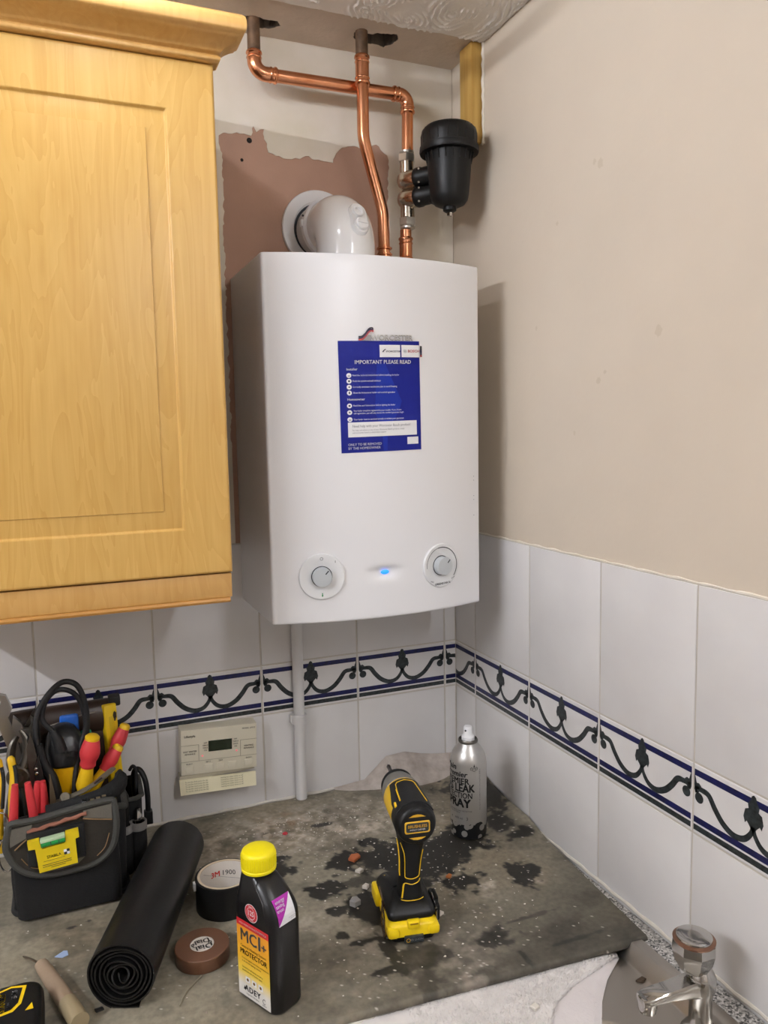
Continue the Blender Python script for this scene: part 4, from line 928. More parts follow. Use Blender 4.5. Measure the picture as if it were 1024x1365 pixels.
ct.flat([T(txt('PREMIER', .0150, .03, sx=.92), 0, .1085), T(txt('GAS LEAK', .0200, .035, sx=.80), 0, .0955), T(txt('DETECTION', .0145, .02, sx=.80), 0, .0820), T(txt('SPRAY', .0215, .04, sx=.92), 0, .0675)], canf(cc), 0)
ct.flat([T(txt('Main', .0150, .03, shear=.15), -.012, .1330), T(txt('Premier', .0140, .03, shear=.15), .0, .1210)], canf(cc), 0)
ct.flat([T(txt('NON FLAMMABLE LEAK DETECTOR', .0036, .005), .002, .0535), T(txt('FOR GAS FITTINGS', .0036, .005), -.006, .0500), T(txt('400 ml', .0058, .005), .006, .0395), T(txt('3', .0080, .005), .022, .0395), T(txt('e', .0080, .005), -.010, .0395)], canf(cc), 1)
ct.flat([ringp(.0105, .1305, .0024, .0030, 20), ringp(.0060, .1325, .0020, .0026, 16), ringp(.0150, .1325, .0020, .0026, 16), rect(.0045, .1325, .0165, .1331), rect(.0045, .1345, .0165, .1351), rect(.0045, .1298, .0165, .1304), ([(.0092, .1350), (.0120, .1350), (.0107, .1415)], [[0, 1, 2]])], canf(0), 0)
ct.flat([T(txt('Use only in well ventilated areas. Keep away from children.', .0032, .0), .0215, .0930, PI/2)], canf(0), 1)
part('can_print', ct, [mat('can print', '#16171A', .45), mat('can print light', '#4A4A4C', .5)], can, smooth=False)

# ------------------------------------------------------------------ chemical bottle
bt = thing('chemical_bottle', 'black plastic bottle with yellow screw cap and orange label in the foreground', 'bottle', (-.5522, -.5255, 0), math.atan2(-.89, .46))
M_bot = mat('black bottle plastic', '#101012', .33)
def bl(x0, x1, y0, y1, r_, z): return rrect(x0, x1, y0, y1, r_, z, 8)
W, Dp = .0405, .0250
lo = [bl(-W+.006, W-.006, -Dp+.006, Dp-.006, .012, .0015), bl(-W+.002, W-.002, -Dp+.002, Dp-.002, .014, .0), bl(-W, W, -Dp, Dp, .0145, .004), bl(-W, W, -Dp, Dp, .0145, .118), bl(-W, W-.0008, -Dp, Dp, .0148, .126), bl(-W+.0004, W-.0045, -Dp+.0008, Dp-.0008, .0165, .136), bl(-W+.0012, W-.0110, -Dp+.0022, Dp-.0022, .0185, .1460), bl(-W+.0018, W-.0195, -Dp+.0040, Dp-.0040, .0190, .1550), bl(-W+.0025, W-.0270, -Dp+.0055, Dp-.0055, .0185, .1620)]
CXb = -.0135
lo.append([(CXb+.0185*math.cos(a), .0185*math.sin(a), .1660) for a in [PI/2*(k_//9)+PI/2*(k_ % 9)/8 for k_ in range(36)]])
lo.append([(CXb+.0185*math.cos(a), .0185*math.sin(a), .1740) for a in [PI/2*(k_//9)+PI/2*(k_ % 9)/8 for k_ in range(36)]])
part('body', MB().loft(lo), M_bot, bt, world=False, sharp=50)
cap = MB().lathe([(.0215, .1700), (.0225, .1705), (.0228, .1735), (.0218, .1745), (.0222, .1755), (.0222, .1915), (.0212, .1945), (.0190, .1962), (.006, .1962)], (CXb, 0, 0), seg=56)
for k_ in range(44):
    a = 2*PI*k_/44; cap.tube([(CXb+.0222*math.cos(a), .0222*math.sin(a), .1765), (CXb+.0222*math.cos(a), .0222*math.sin(a), .1905)], .0008, 5)
part('cap', cap, mat('bright yellow cap', '#F7E60A', .4), bt, world=False)
part('seam', MB().tube([(CXb+.016, -.0165, .1665), (.004, -.0205, .1570), (.018, -.0228, .1430), (.0235, -.0248, .128)], .0006, 6), M_bot, bt, world=False)
def labmat():
    m = bpy.data.materials.new('label print gradient'); m.use_nodes = True; nt = m.node_tree; b = nt.nodes['Principled BSDF']
    tc = nt.nodes.new('ShaderNodeTexCoord'); sx = nt.nodes.new('ShaderNodeSeparateXYZ'); nt.links.new(tc.outputs['Object'], sx.inputs[0])
    mr = nt.nodes.new('ShaderNodeMapRange'); mr.inputs[1].default_value = .004; mr.inputs[2].default_value = .104; nt.links.new(sx.outputs[2], mr.inputs[0])
    rp = nt.nodes.new('ShaderNodeValToRGB'); e = rp.color_ramp.elements
    e[0].position = 0; e[0].color = (*lin('#E9E6E0'), 1); e[1].position = 1; e[1].color = (*lin('#EE9A2E'), 1)
    for p_, c in ((.16, '#E9E6E0'), (.34, '#F4D34A'), (.55, '#F1B92A'), (.8, '#EFA62C')): q_ = e.new(p_); q_.color = (*lin(c), 1)
    nt.links.new(mr.outputs[0], rp.inputs['Fac']); nt.links.new(rp.outputs['Color'], b.inputs['Base Color']); b.inputs['Roughness'].default_value = .35; return m
lb_ = MB(); yl = -Dp-.0003
lf = lambda h: (lambda u, v: (u, yl-h, v))
lb_.flat([rect(-.0315, .0045, .0300, .1000)], lf(0), 0)
lb_.flat([([(-.0315, .1000), (.0300, .1000), (.0300, .1090), (-.0315, .1090)], [[0, 1, 2, 3]])], lf(0), 1)
lb_.flat([T(txt('HIGH PERFORMANCE FORMULA', .0036, .01), 0, .1042)], lf(.0003), 2)
lb_.flat([T(txt('MC', .0235, .02, sx=.95), -.0085, .0880), T(txt('1', .0260, .03), .0125, .0880), T(txt('+', .0170, .03), .0208, .0855)], lf(.0003), 3)
lb_.flat([T(txt('Central Heating System', .0052, .01), .0, .0735), ], lf(.0003), 4)
lb_.flat([T(txt('PROTECTOR', .0098, .02, sx=.92), .0, .0655)], lf(.0003), 5)
lb_.flat([T(txt(s_, .0032, .0, 'LEFT'), -.0230, .0570-.0042*i) for i, s_ in enumerate(('Protects against corrosion and limescale', 'in all central heating systems', '', 'Suitable for all metals including', 'aluminium and all boiler types'))], lf(.0003), 5)
lb_.flat([rect(-.017+i*.0125, .0255, -.0085+i*.0125, .0330) for i in range(3)], lf(.0003), 2)
lb_.flat([disc(-.0128+i*.0125, .0292, .0022, 8) for i in range(3)], lf(.0005), 4)
lb_.flat([T(txt('ADEY', .0110, .025, spacing=1.15), -.004, .0165), T(txt('magnetic filtration', .0034, .005), -.004, .0095), ([(-.0215, .0135), (-.0165, .0135), (-.019, .0195)], [[0, 1, 2]])], lf(.0003), 5)
lb_.flat([ringp(.0185, .0135, .0026, .0034, 20, .8, 5.4), T(txt('500ml', .0032, .005), .0185, .0080)], lf(.0003), 5)
lb_.flat([disc(-.0015, .1245, .0120, 36)], lf(.0), 2)
lb_.flat([disc(-.0015, .1245, .0112, 36)], lf(.0002), 1); lb_.flat([ringp(-.0015, .1245, .0072, .0078, 36)], lf(.0004), 2)
lb_.flat([T(txt('125', .0095, .03, sx=.85), -.0015, .1245), T(txt('TREATS', .0030, .01), -.0015, .1333), T(txt('LITRES', .0030, .01), -.0015, .1160)], lf(.0006), 2)
part('label', lb_, [labmat(), mat('label red', '#D02A34', .35), M_whiteprint, mat('label silver', '#6E7076', .3, metal=.4), mat('label print brown', '#7A5A1E', .5), mat('label print black', '#1A1A1C', .5)], bt, world=False, smooth=False, label='orange and yellow printed label with red round badge')
# award sticker on the sloping shoulder
def shp(u, v):  # u along local -y..+y , v up the shoulder
    v = v*.92
    z0 = [(W, .112), (W-.0008, .126), (W-.0045, .136), (W-.0110, .146), (W-.0195, .155)]
    z = .118+v; x = np.interp(z, [b_ for a, b_ in z0], [a for a, b_ in z0]); 
    return (x+.0008, u, z)
ss = MB()
for i in range(6):
    v0, v1 = i*.0055, (i+1)*.0055; t0, t1 = i/6, (i+1)/6
    d0 = -.0165+.028*t0; d1 = -.0165+.028*t1
    ss.add([shp(-.0165, v0), shp(d0, v0), shp(d1, v1), shp(-.0165, v1)], [[0, 1, 2, 3]], 0); ss.add([shp(d0, v0), shp(.0115, v0), shp(.0115, v1), shp(d1, v1)], [[0, 1, 2, 3]], 1)
def sht(u, v): p = shp(u, v); return (p[0]+.0005, p[1], p[2]+.0003)
ss.flat([T(txt('energy', .0056, .02), -.0065, .0290), T(txt('saving', .0056, .02), -.0082, .0242), T(txt('trust', .0056, .02), -.0100, .0194)], sht, 1)
ss.flat([T(txt('recommended', .0022, .0), .0060, .0060), T(txt('product', .0022, .0), .0070, .0035)], sht, 2)
part('award_sticker', ss, [mat('sticker purple', '#B02AA8', .4), M_whiteprint, M_grey], bt, world=False, smooth=False, label='purple and white shoulder sticker')

# ------------------------------------------------------------------ tapes and roll
dt = thing('duct_tape_roll', 'black duct tape roll standing behind the yellow capped bottle', 'tape', (-.566, -.305, 0))
DC = (-.566, -.305, 0); DR = .0455
part('tape', MB().lathe([(DR-.003, 0), (DR, .0006), (DR, .0494), (DR-.003, .050), (DR-.0035, .050), (DR-.0035, 0)], DC, seg=56, capa=False, capb=False), mat('black tape side', '#0B0B0C', .45), dt)
part('core', MB().lathe([(DR-.0035, .0002), (DR-.0035, .0502), (DR-.0072, .0502), (DR-.0072, .0002)], DC, seg=56, capa=False, capb=False), M_cardb, dt)
cl = MB(); cr_ = DR-.0074
def cyl_in(u, v, r_=cr_):
    a = math.radians(66)-u/cr_; return (DC[0]+r_*math.cos(a), DC[1]+r_*math.sin(a), v)
N_ = 56
cl.add([cyl_in(-PI*cr_+2*PI*cr_*i/N_, v) for v in (.001, .049) for i in range(N_)], [[i, (i+1) % N_, N_+(i+1) % N_, N_+i] for i in range(N_)], 0)
ci_ = lambda u, v: cyl_in(u, v, cr_-.0003)
cl.flat([T(txt('3M', .0125, .03), -.0250, .0300)], ci_, 1); cl.flat([T(txt('1900', .0115, .01), -.0035, .0300), rect(-.05, .0195, .06, .0199), rect(-.05, .0415, .06, .0419)], ci_, 2)
part('core_label', cl, [mat('core paper', '#DAD2C8', .7), mat('core red', '#C8372E', .6), mat('core grey print', '#55524E', .6)], dt, smooth=False, label='white printed core lining')
part('tape_end', MB().box((DC[0]-DR-.0035, DC[1]-.003, .034), (DC[0]-DR+.001, DC[1]+.006, .046), .0008), M_whiteprint, dt)
bt2 = thing('insulation_tape_roll', 'brown insulation tape roll lying flat beside the bin bag roll', 'tape', (-.621, -.415, 0))
BC = (-.621, -.415, 0); BR = .0375
part('tape', MB().lathe([(.0165, .0195), (.0165, .0001), (BR-.0006, .0001), (BR, .001), (BR, .0182), (BR-.0008, .0190), (.0165, .0190)], BC, seg=56, capa=False, capb=False), mat('brown tape', '#6E4B36', .42, bump=.08, bscale=90), bt2)
lbm = MB().lathe([(.0164, .0005), (.0164, .0196), (.0150, .0196), (.0150, .0008)], BC, seg=40, capa=False, capb=False)
lbm.add([(BC[0]+.0164*math.cos(2*PI*k_/32), BC[1]+.0164*math.sin(2*PI*k_/32), .0185) for k_ in range(32)], [list(range(32))])
tf = lambda u, v: (BC[0]+u, BC[1]+v, .0189)
lbm.flat([T(txt('Dial', .0150, .02), .002, -.0060, PI+.06), T(txt('Dial', .0130, .02), .001, .0070, PI+.06), T(txt('P', .012, .02), -.0115, .001, .6), T(txt('n', .011, .02), .0118, .0020, -.5)], tf, 1)
part('core_label', lbm, [mat('core paper', '#DAD2C8', .7), mat('core grey print', '#55524E', .6)], bt2, smooth=False)

# bin bag roll: a real spiral of thin sheet
ra, rb_ = Vector((-.7315, -.478, .0462)), Vector((-.6185, -.178, .0462))
ax = (rb_-ra); Lr = ax.length; ax.normalize(); hor = Vector((ax.y, -ax.x, 0))
rl = thing('bin_bag_roll', 'black plastic rubble sack roll lying diagonally beside the tool bag', 'bag roll', ((ra+rb_)/2).to_tuple()[:2]+(0,))
def rpt(a, r_, t): return ra+ax*t+hor*(r_*math.cos(a))+Vector((0, 0, r_*math.sin(a)))
sp2 = MB(); NT = 7.25; n_ = 300; vsr = []
for i in range(n_+1):
    t = i/n_; a = -PI/2-.35-2*PI*NT*(1-t); r_ = .0060+.0395*t**.9+.0006*math.sin(a*3); th = .0023
    e = -.002*random.random()-.005*(1-t)*(1 if t < .9 else 0)
    e0 = .004*math.sin(a*1.3)*(.3+.7*(1-t))
    vsr += [rpt(a, r_, .002+e0), rpt(a, r_-th, .002+e0), rpt(a, r_-th, Lr-.002+e), rpt(a, r_, Lr-.002+e)]
fsr = []
for i in range(n_):
    for q in range(4): fsr.append([4*i+q, 4*i+(q+1) % 4, 4*i+4+(q+1) % 4, 4*i+4+q])
sp2.add(vsr, fsr); M_sack = mat('black sack plastic', '#0B0B0B', .42, bump=.12, bscale=40)
part('roll', sp2, M_sack, rl, sharp=55)
tf_ = MB(); q = [rpt(-PI/2-.35, .0450, t) for t in (.004, Lr-.004)]
tail = []
for i in range(10):
    u = i/9; tail.append([q[0]*(1)+(-hor)*-1*(.0)+hor*(.034*u)+Vector((0, 0, -.0+(-q[0].z+.0022)*min(1, u*2.2)+0)) , q[1]+hor*(.024*u)+Vector((0, 0, (-q[1].z+.0022)*min(1, u*2.2)))])
vs = []
for a_, b__ in tail: vs += [a_, a_+Vector((0, 0, -.0016)), b__+Vector((0, 0, -.0016)), b__]
fsr = []
for i in range(9):
    for k_ in range(4): fsr.append([4*i+k_, 4*i+(k_+1) % 4, 4*i+4+(k_+1) % 4, 4*i+4+k_])
tf_.add(vs, fsr); part('loose_end', tf_, M_sack, rl)
part('end_tab', MB().tube([rpt(-1.9, .043, .002)+Vector((-.012, 0, .001)), rpt(-1.9, .043, .002)+Vector((-.02, -.004, .003))], .004, 8, flat=.5), M_sack, rl)

# ------------------------------------------------------------------ hand tool and tape measure in the left foreground
kn = thing('scraper', 'dusty grey brown handled scraper lying beside the tape measure', 'hand tool', (-.80, -.44, 0))
h0, h1 = Vector((-.8300, -.3530, .0110)), Vector((-.7840, -.4900, .0135)); dk = (h1-h0).normalized()
part('handle', MB().tube([h0, h0+dk*.003, h0+dk*.03, h0+dk*.07, h0+dk*.10, h0+dk*.104], [.0070, .0090, .0100, .0108, .0112, .0105], 20, flat=.85), mat('dusty handle', '#A08C76', .6, col2='#8F7A64', nscale=30), kn)
part('end_ring', MB().lathe([(.0112, 0), (.0118, .001), (.0116, .022), (.0116, .045)], h0+dk*.104, dk, 20), mat('dusty ferrule', '#9A8B6C', .55), kn)
part('blade', MB().loft([[(-.8320, -.3520, .0115), (-.8290, -.3540, .0115), (-.8290, -.3540, .0090), (-.8320, -.3520, .0090)], [(-.8440, -.3330, .0085), (-.8385, -.3360, .0085), (-.8385, -.3360, .0060), (-.8440, -.3330, .0060)], [(-.8545, -.3120, .0020), (-.8520, -.3130, .0020), (-.8520, -.3130, .0006), (-.8545, -.3120, .0006)]]), mat('dull blade', '#6B5D4C', .45, metal=.5), kn)
tm_ = thing('tape_measure', 'black tape measure with yellow bordered badge at the lower left corner', 'tape measure', (-.862, -.475, 0))
L = [rrect(-.905+e, -.8235-e, -.535+e, -.4260-e, .020-e*.6, z, 8) for e, z in ((.006, .0), (.002, .002), (0, .006), (0, .034), (.0025, .0395), (.0065, .0425), (.010, .0430))]
part('case', MB().loft(L), M_dark, tm_)
part('grip_band', MB().loft([rrect(-.9055, -.8230, -.5355, -.4255, .0205, z, 8) for z in (.010, .012, .030, .032)], capa=False, capb=False), M_rub, tm_)
tt = MB(); tfz = lambda h: (lambda u, v: (u, v, .0431+h))
hexp = [(-.892, -.4395), (-.873, -.4395), (-.860, -.4350), (-.8425, -.4395), (-.8475, -.4720), (-.8565, -.4835), (-.873, -.4870), (-.892, -.4870)]
hin = [(-.888, -.4430), (-.873, -.4430), (-.860, -.4390), (-.8470, -.4430), (-.8512, -.4700), (-.8585, -.4795), (-.873, -.4830), (-.888, -.4830)]
tt.flat([(hexp, [list(range(8))])], tfz(.0), 0); tt.flat([(hin, [list(range(8))])], tfz(.0004), 1)
h2 = [(-.873+(x+.873)*.93, -.462+(y+.462)*.93) for x, y in hin]
tt.flat([T(txt('STANLEY', .0098, .03, sx=.85), -.8690, -.4640, PI/2)], tfz(.0008), 0)
tt.flat([T(txt('TYLON', .0040, .01), -.8620, -.4720, PI/2)], tfz(.0008), 3); tt.flat([T(txt('5-16', .0085, .03), -.8555, -.4530, PI/2)], tfz(.0008), 2)
tt.flat([([(-.8430, -.4870), (-.8335, -.4870), (-.8355, -.4750)], [[0, 1, 2]])], tfz(.0), 0)
part('badge', tt, [M_yellow, M_dark, M_whiteprint, M_grey], tm_, smooth=False, label='yellow bordered name badge')

# ------------------------------------------------------------------ impact driver
dr = thing('impact_driver', 'yellow and black cordless impact driver standing on its battery', 'drill', (-.3265, -.456, 0), math.radians(-11.5))
M_dy = mat('drill yellow', '#EFC21A', .38); M_dyl = mat('battery yellow', '#F5D312', .38); M_dgrey = mat('cast grey nose', '#8E8C86', .45, metal=.4)
BXd, BZd = .009, .168
body_p = [(.0200, -.0400), (.0275, -.0385), (.0300, -.0340), (.0305, -.0250), (.0300, -.0060)]
part('motor_housing', MB().lathe([(r_, y) for r_, y in body_p], (BXd, 0, BZd), (0, 1, 0), 48), M_dark, dr, world=False)
part('yellow_shell', MB().lathe([(.0295, -.0080), (.0300, .002), (.0302, .030), (.0300, .052), (.0285, .0545)], (BXd, 0, BZd), (0, 1, 0), 48), M_dy, dr, world=False)
part('nose_cone', MB().lathe([(.0285, .0535), (.0295, .0545), (.0290, .066), (.0275, .078), (.0240, .090), (.0205, .0945)], (BXd, 0, BZd), (0, 1, 0), 48), M_dgrey, dr, world=False)
part('nose_ring', MB().lathe([(.0205, .0925), (.0250, .0900), (.0262, .0930), (.0240, .0985), (.0150, .1000)], (BXd, 0, BZd), (0, 1, 0), 40), M_rub, dr, world=False)
part('chuck', MB().lathe([(.0090, .098), (.0090, .111), (.0075, .114), (.004, .114)], (BXd, 0, BZd), (0, 1, 0), 28), M_chrome, dr, world=False)
part('bit', MB().lathe([(.0048, .113), (.0048, .140), (.0036, .145), (.0034, .158), (.0040, .161), (.0014, .169)], (BXd, 0, BZd), (0, 1, 0), 6), mat('bit steel', '#5A5450', .35, metal=.9), dr, world=False, sharp=20)
# rubber top overmould with yellow trim
ov = MB(); secs = []
for y, a0, rr_ in ((-.030, 62, .0318), (.000, 62, .0318), (.026, 50, .0318), (.046, 44, .0316)):
    secs.append([(BXd+rr_*math.sin(math.radians(a)), y, BZd+rr_*math.cos(math.radians(a))) for a in np.linspace(-a0, a0, 17)]+[(BXd+.027*math.sin(math.radians(a)), y, BZd+.027*math.cos(math.radians(a))) for a in np.linspace(a0, -a0, 17)])
ov.loft(secs); part('top_overmould', ov, M_rub, dr, world=False)
tr = MB()
def onb(a, y, r_=.0323): return (BXd+r_*math.sin(math.radians(a)), y, BZd+r_*math.cos(math.radians(a)))
tr.tube([onb(-34, -.014), onb(-31, .012), onb(-27, .034), onb(-22, .038), onb(0, .040), onb(22, .038), onb(27, .034), onb(32, .010), onb(40, -.020)], .0007, 6)
tr.tube([onb(-34, -.014, .0322), onb(-31, .020, .0322)], .0012, 6); tr.tube([onb(-52, -.018, .032), onb(-50, -.008, .032)], .0022, 6)
part('trim_line', tr, M_dy, dr, world=False)
rc = MB(); Yr = -.0403
frp = lambda h: (lambda u, v: (BXd+u, Yr-h, BZd+v))
part('rear_cap', MB().lathe([(.0180, -.0445), (.0230, -.0440), (.0262, -.0420), (.0285, -.0385), (.0285, -.030)], (BXd, 0, BZd), (0, 1, 0), 48), M_dark, dr, world=False)
Yr = -.0447
rl_ = MB()
rl_.loft([[(BXd+x, Yr-h, BZd+z) for x, z, _ in rrect(-.0185+e, .0185-e, -.0088+e, .0088-e, .003, 0, 5)] for e, h in ((0, -.003), (0, .0008), (.0006, .0014), (.0018, .0014), (.0022, .0008))], 0)
rl_.flat([([(p[0], p[1]) for p in rrect(-.0165, .0165, -.0068, .0068, .0015, 0, 4)], [list(range(20))])], frp(.0011), 1)
rl_.flat([T(txt('BRUSHLESS', .0062, .03, sx=.92), 0, .0018)], frp(.0015), 2); rl_.flat([T(txt('IMPACT DRIVER', .0032, .01), 0, -.0032)], frp(.0015), 3)
for sg in (1, -1):
    rl_.flat([([(-.0125, sg*.0150), (-.006, sg*.0182), (0, sg*.0190), (.006, sg*.0182), (.0125, sg*.0150)], [[0, 1, 2, 3, 4] if sg > 0 else [4, 3, 2, 1, 0]])], frp(.0004), 0)
part('rear_badge', rl_, [mat('trim amber', '#D9A92A', .4), M_black, mat('amber print', '#E0B03A', .5), M_whiteprint], dr, world=False, smooth=False)
# grip
def oval(cx, cy, z, hx_, hy_, n=28, p=2.6):
    out = []
    for k_ in range(n):
        a = 2*PI*k_/n; c, s2 = math.cos(a), math.sin(a); out.append((cx+hx_*math.copysign(abs(c)**(2/p), c), cy+hy_*math.copysign(abs(s2)**(2/p), s2), z))
    return out
GY = -.008
gs = [oval(.004, GY, .050, .0190, .0215), oval(.004, GY, .062, .0170, .0190), oval(.0045, GY+.001, .078, .0160, .0180), oval(.0060, GY+.003, .100, .0165, .0195), oval(.0075, GY+.005, .122, .0185, .0225), oval(.0088, GY+.007, .143, .0220, .0270), oval(.009, GY+.007, .157, .0250, .0290)]
part('grip', MB().loft(gs), M_dark, dr, world=False)
gt = MB()
def ong(z, ang, off=.0006):   # point on the grip surface at height z, angle from rear (-y) to the right
    zs_ = [g_[0][2] for g_ in gs]; cx = np.interp(z, zs_, [.004, .004, .0045, .006, .008, .0095, .010]); cy = GY+np.interp(z, zs_, [0, 0, .001, .003, .005, .007, .007])
    hx_ = np.interp(z, zs_, [.019, .017, .016, .0165, .0185, .022, .025]); hy_ = np.interp(z, zs_, [.0215, .019, .018, .0195, .0225, .027, .029])
    a = math.radians(ang-90); c, s2 = math.cos(a), math.sin(a); p = 2.6
    return (cx+(hx_+off)*math.copysign(abs(c)**(2/p), c), cy+(hy_+off)*math.copysign(abs(s2)**(2/p), s2), z)
gt.tube(smoothp([ong(.132, -62), ong(.118, -42), ong(.104, -36), ong(.088, -34), ong(.0815, -28), ong(.0795, 0), ong(.0815, 28), ong(.088, 36), ong(.104, 40), ong(.120, 46)], 5), .0006, 6)
gt.tube(smoothp([ong(.052, -44, .001), ong(.062, -42), ong(.071, -38), ong(.0735, -26), ong(.0715, 0), ong(.0735, 28), ong(.0770, 44)], 5), [.0013]*12+[.0006]*19, 6)
gt.tube(smoothp([ong(.130, -92), ong(.108, -80), ong(.088, -78), ong(.080, -74)], 5), .0010, 6)
gt.tube([ong(.0505, a, .0028) for a in range(-44, 50, 8)], .0006, 5)
part('trim_line', gt, M_dy, dr, world=False)
part('trigger', MB().box((.001, GY+.020, .104), (.015, GY+.034, .132), .004), M_dark, dr, world=False)
# foot and battery
def fl2(e, z, y0=-.052, y1=.060, hx_=.0355): return rrect(-hx_+e, hx_-e, y0+e, y1-e, .010, z, 5)
part('foot', MB().loft([fl2(.001, .0300, -.046), fl2(0, .034, -.046), fl2(.001, .040, -.045), fl2(.006, .0475, -.038), fl2(.013, .0515, -.030, .045), fl2(.018, .0535, -.024, .030)]), M_dark, dr, world=False)
part('foot_patch', MB().box((-.027, .022, .040), (-.010, .046, .0492), .003), M_dy, dr, world=False)
bat = MB().loft([fl2(.003, .0075), fl2(0, .0095), fl2(0, .0235), fl2(.0015, .0262), fl2(.004, .0275), fl2(.006, .0335, -.044)])
bat.box((-.0385, -.056, .0090), (-.021, -.020, .0240), .005).box((.021, -.056, .0090), (.0385, -.020, .0240), .005)
bat.box((-.0425, .020, .012), (-.030, .058, .034), .004)
part('battery', bat, M_dyl, dr, world=False)
part('battery_base', MB().loft([fl2(.006, .0), fl2(.003, .0015), fl2(.002, .0090)]), M_dark, dr, world=False)
part('battery_latch', MB().box((-.0090, -.0555, .0215), (.0090, -.046, .0330), .002).box((-.0060, -.0565, .0285), (.0060, -.050, .0310), .001, mi=1), [M_dyl, mat('latch dark yellow', '#A8820F', .5)], dr, world=False)  # small bar on the latch in a darker yellow
bl_ = MB().box((-.0140, -.0562, .0015), (.0140, -.050, .0115), .001)
fb_ = lambda u, v: (u, -.0565, v)
bl_.flat([ringp(-.0090, .0065, .0022, .0030, 16)], fb_, 1); bl_.flat([T(txt('XR LI-ION', .0044, .01), .003, .0066)], fb_, 2)
part('battery_badge', bl_, [M_black, mat('trim amber', '#D9A92A', .4), M_grey], dr, world=False, smooth=False)
bh = MB().tube(fillet([(-.038, -.012, .036), (-.0405, -.012, .010), (-.0405, -.048, .004), (-.0415, -.046, .036), (-.0385, -.014, .044)], .008, 5), .0026, 8, flat=.45)
bh.tube([(-.037, .016, .048), (-.037, -.030, .040)], .0012, 6)
part('belt_hook', bh, mat('hook metal', '#9A8472', .25, metal=1.), dr, world=False)
part('bit_clip', MB().box((.036, -.034, .014), (.0445, .012, .040), .004).box((.040, -.020, .030), (.0455, .004, .043), .002), M_dark, dr, world=False)
part('bit_clip_spring', MB().tube([(.0375, -.036, .036), (.0375, -.008, .043)], .0012, 6).tube([(.038, -.0365, .014), (.038, -.0365, .034)], .0014, 6), M_chrome, dr, world=False)

# ------------------------------------------------------------------ tool bag and its tools
bag = thing('tool_bag', 'open dark fabric tool bag with grey trimmed flap against the left tiles', 'tool bag', (-.79, -.12, 0))
M_fab = mat('black bag fabric', '#07080A', .85, bump=.35, bscale=260); M_trim = mat('grey bag binding', '#3C3C38', .8, bump=.3, bscale=220); M_olive = mat('worn brown fabric', '#2C271F', .85, bump=.35, bscale=240, col2='#221E18', nscale=25); M_gpatch = mat('grey fabric patch', '#5E5A52', .85, bump=.3, bscale=240)
def bgl(x0, x1, y0, y1, z, r_=.02): return rrect(x0, x1, y0, y1, r_, z, 6)
shell = MB().loft([bgl(-.866, -.707, -.206, -.028, .0005), bgl(-.870, -.704, -.210, -.026, .004), bgl(-.872, -.703, -.209, -.024, .05), bgl(-.872, -.701, -.205, -.022, .10), bgl(-.874, -.700, -.203, -.020, .139), bgl(-.871, -.703, -.200, -.023, .1395), bgl(-.868, -.706, -.196, -.028, .09), bgl(-.866, -.708, -.194, -.030, .055)])
part('body', shell, M_fab, bag)
rimp = [(p[0], p[1], .139+.004*math.sin(i*.9)) for i, p in enumerate(bgl(-.8735, -.7005, -.2025, -.0205, .139))]
part('rim_binding', MB().tube(rimp+[rimp[0]], .0050, 10), M_trim, bag)
part('boot_edge', MB().tube([(p[0], p[1], .004) for p in bgl(-.871, -.703, -.211, -.025, 0)]+[(-.703, -.045, .004)], .0042, 8), M_rub, bag)
pk = [bgl(-.862, -.716, -.222, -.19, .0004, .012), bgl(-.864, -.714, -.232, -.19, .006, .014), bgl(-.866, -.714, -.238, -.19, .05, .016), bgl(-.867, -.715, -.234, -.19, .11, .016), bgl(-.868, -.716, -.224, -.19, .150, .014), bgl(-.864, -.720, -.220, -.194, .1505, .012), bgl(-.862, -.722, -.218, -.196, .115, .012)]
part('front_pocket', MB().loft(pk), M_fab, bag)
def flap_y(x, z): return -.2385-.004*math.sin(max(0, min(1, (z-.07)/.11))*PI)+.02*max(0, z-.158)*8*.1
FO = smoothp([(-.8660, .1610), (-.862, .1660), (-.830, .1655), (-.790, .1700), (-.745, .1745), (-.724, .1740), (-.7195, .1690), (-.7175, .1400), (-.7210, .1130), (-.7300, .0945), (-.7500, .0800), (-.7800, .0755), (-.8120, .0755), (-.8400, .0830), (-.8600, .1000), (-.8715, .1280), (-.8690, .1500), (-.8660, .1610)], 3)[:-1]
fm = MB(); n = len(FO)
fm.prism(FO, 0, 1, lambda u, v, h: (u, flap_y(u, v)-.0045*h, v))
part('flap', fm, M_olive, bag, label='worn brown flap of the front pocket')
part('flap_binding', MB().tube([(u, flap_y(u, v)-.003, v) for u, v in FO+[FO[0]]], .0050, 8), M_trim, bag)
for poly in ([(-.8655, .1580), (-.8350, .1600), (-.8390, .1440), (-.8660, .1320)], [(-.7640, .1665), (-.7235, .1690), (-.7235, .1470), (-.7450, .1520), (-.7640, .1560)], [(-.826, .0905), (-.795, .0930), (-.765, .0950), (-.776, .0850), (-.800, .0820), (-.818, .0830)]):
    part('flap_patch', MB().prism(poly, 0, 1, lambda u, v, h: (u, flap_y(u, v)-.0045-.0012*h, v)), M_gpatch, bag)
for pts_, rs_ in (([(-.8600, .1270), (-.846, .1380), (-.8330, .1450)], .0010), ([(-.765, .1550), (-.745, .1500), (-.724, .1455)], .0010), ([(-.852, .112), (-.838, .094), (-.810, .0875)], .0007), ([(-.748, .092), (-.736, .104), (-.729, .125)], .0007)):
    part('flap_stitching', MB().tube(smoothp([(u, flap_y(0, v)-.0055, v) for u, v in pts_], 5), rs_, 6), mat('tan stitching', '#8A6B48', .8), bag)
part('level_strap', MB().box((-.844, -.2500, .0960), (-.763, -.2405, .1500), .003), M_fab, bag)
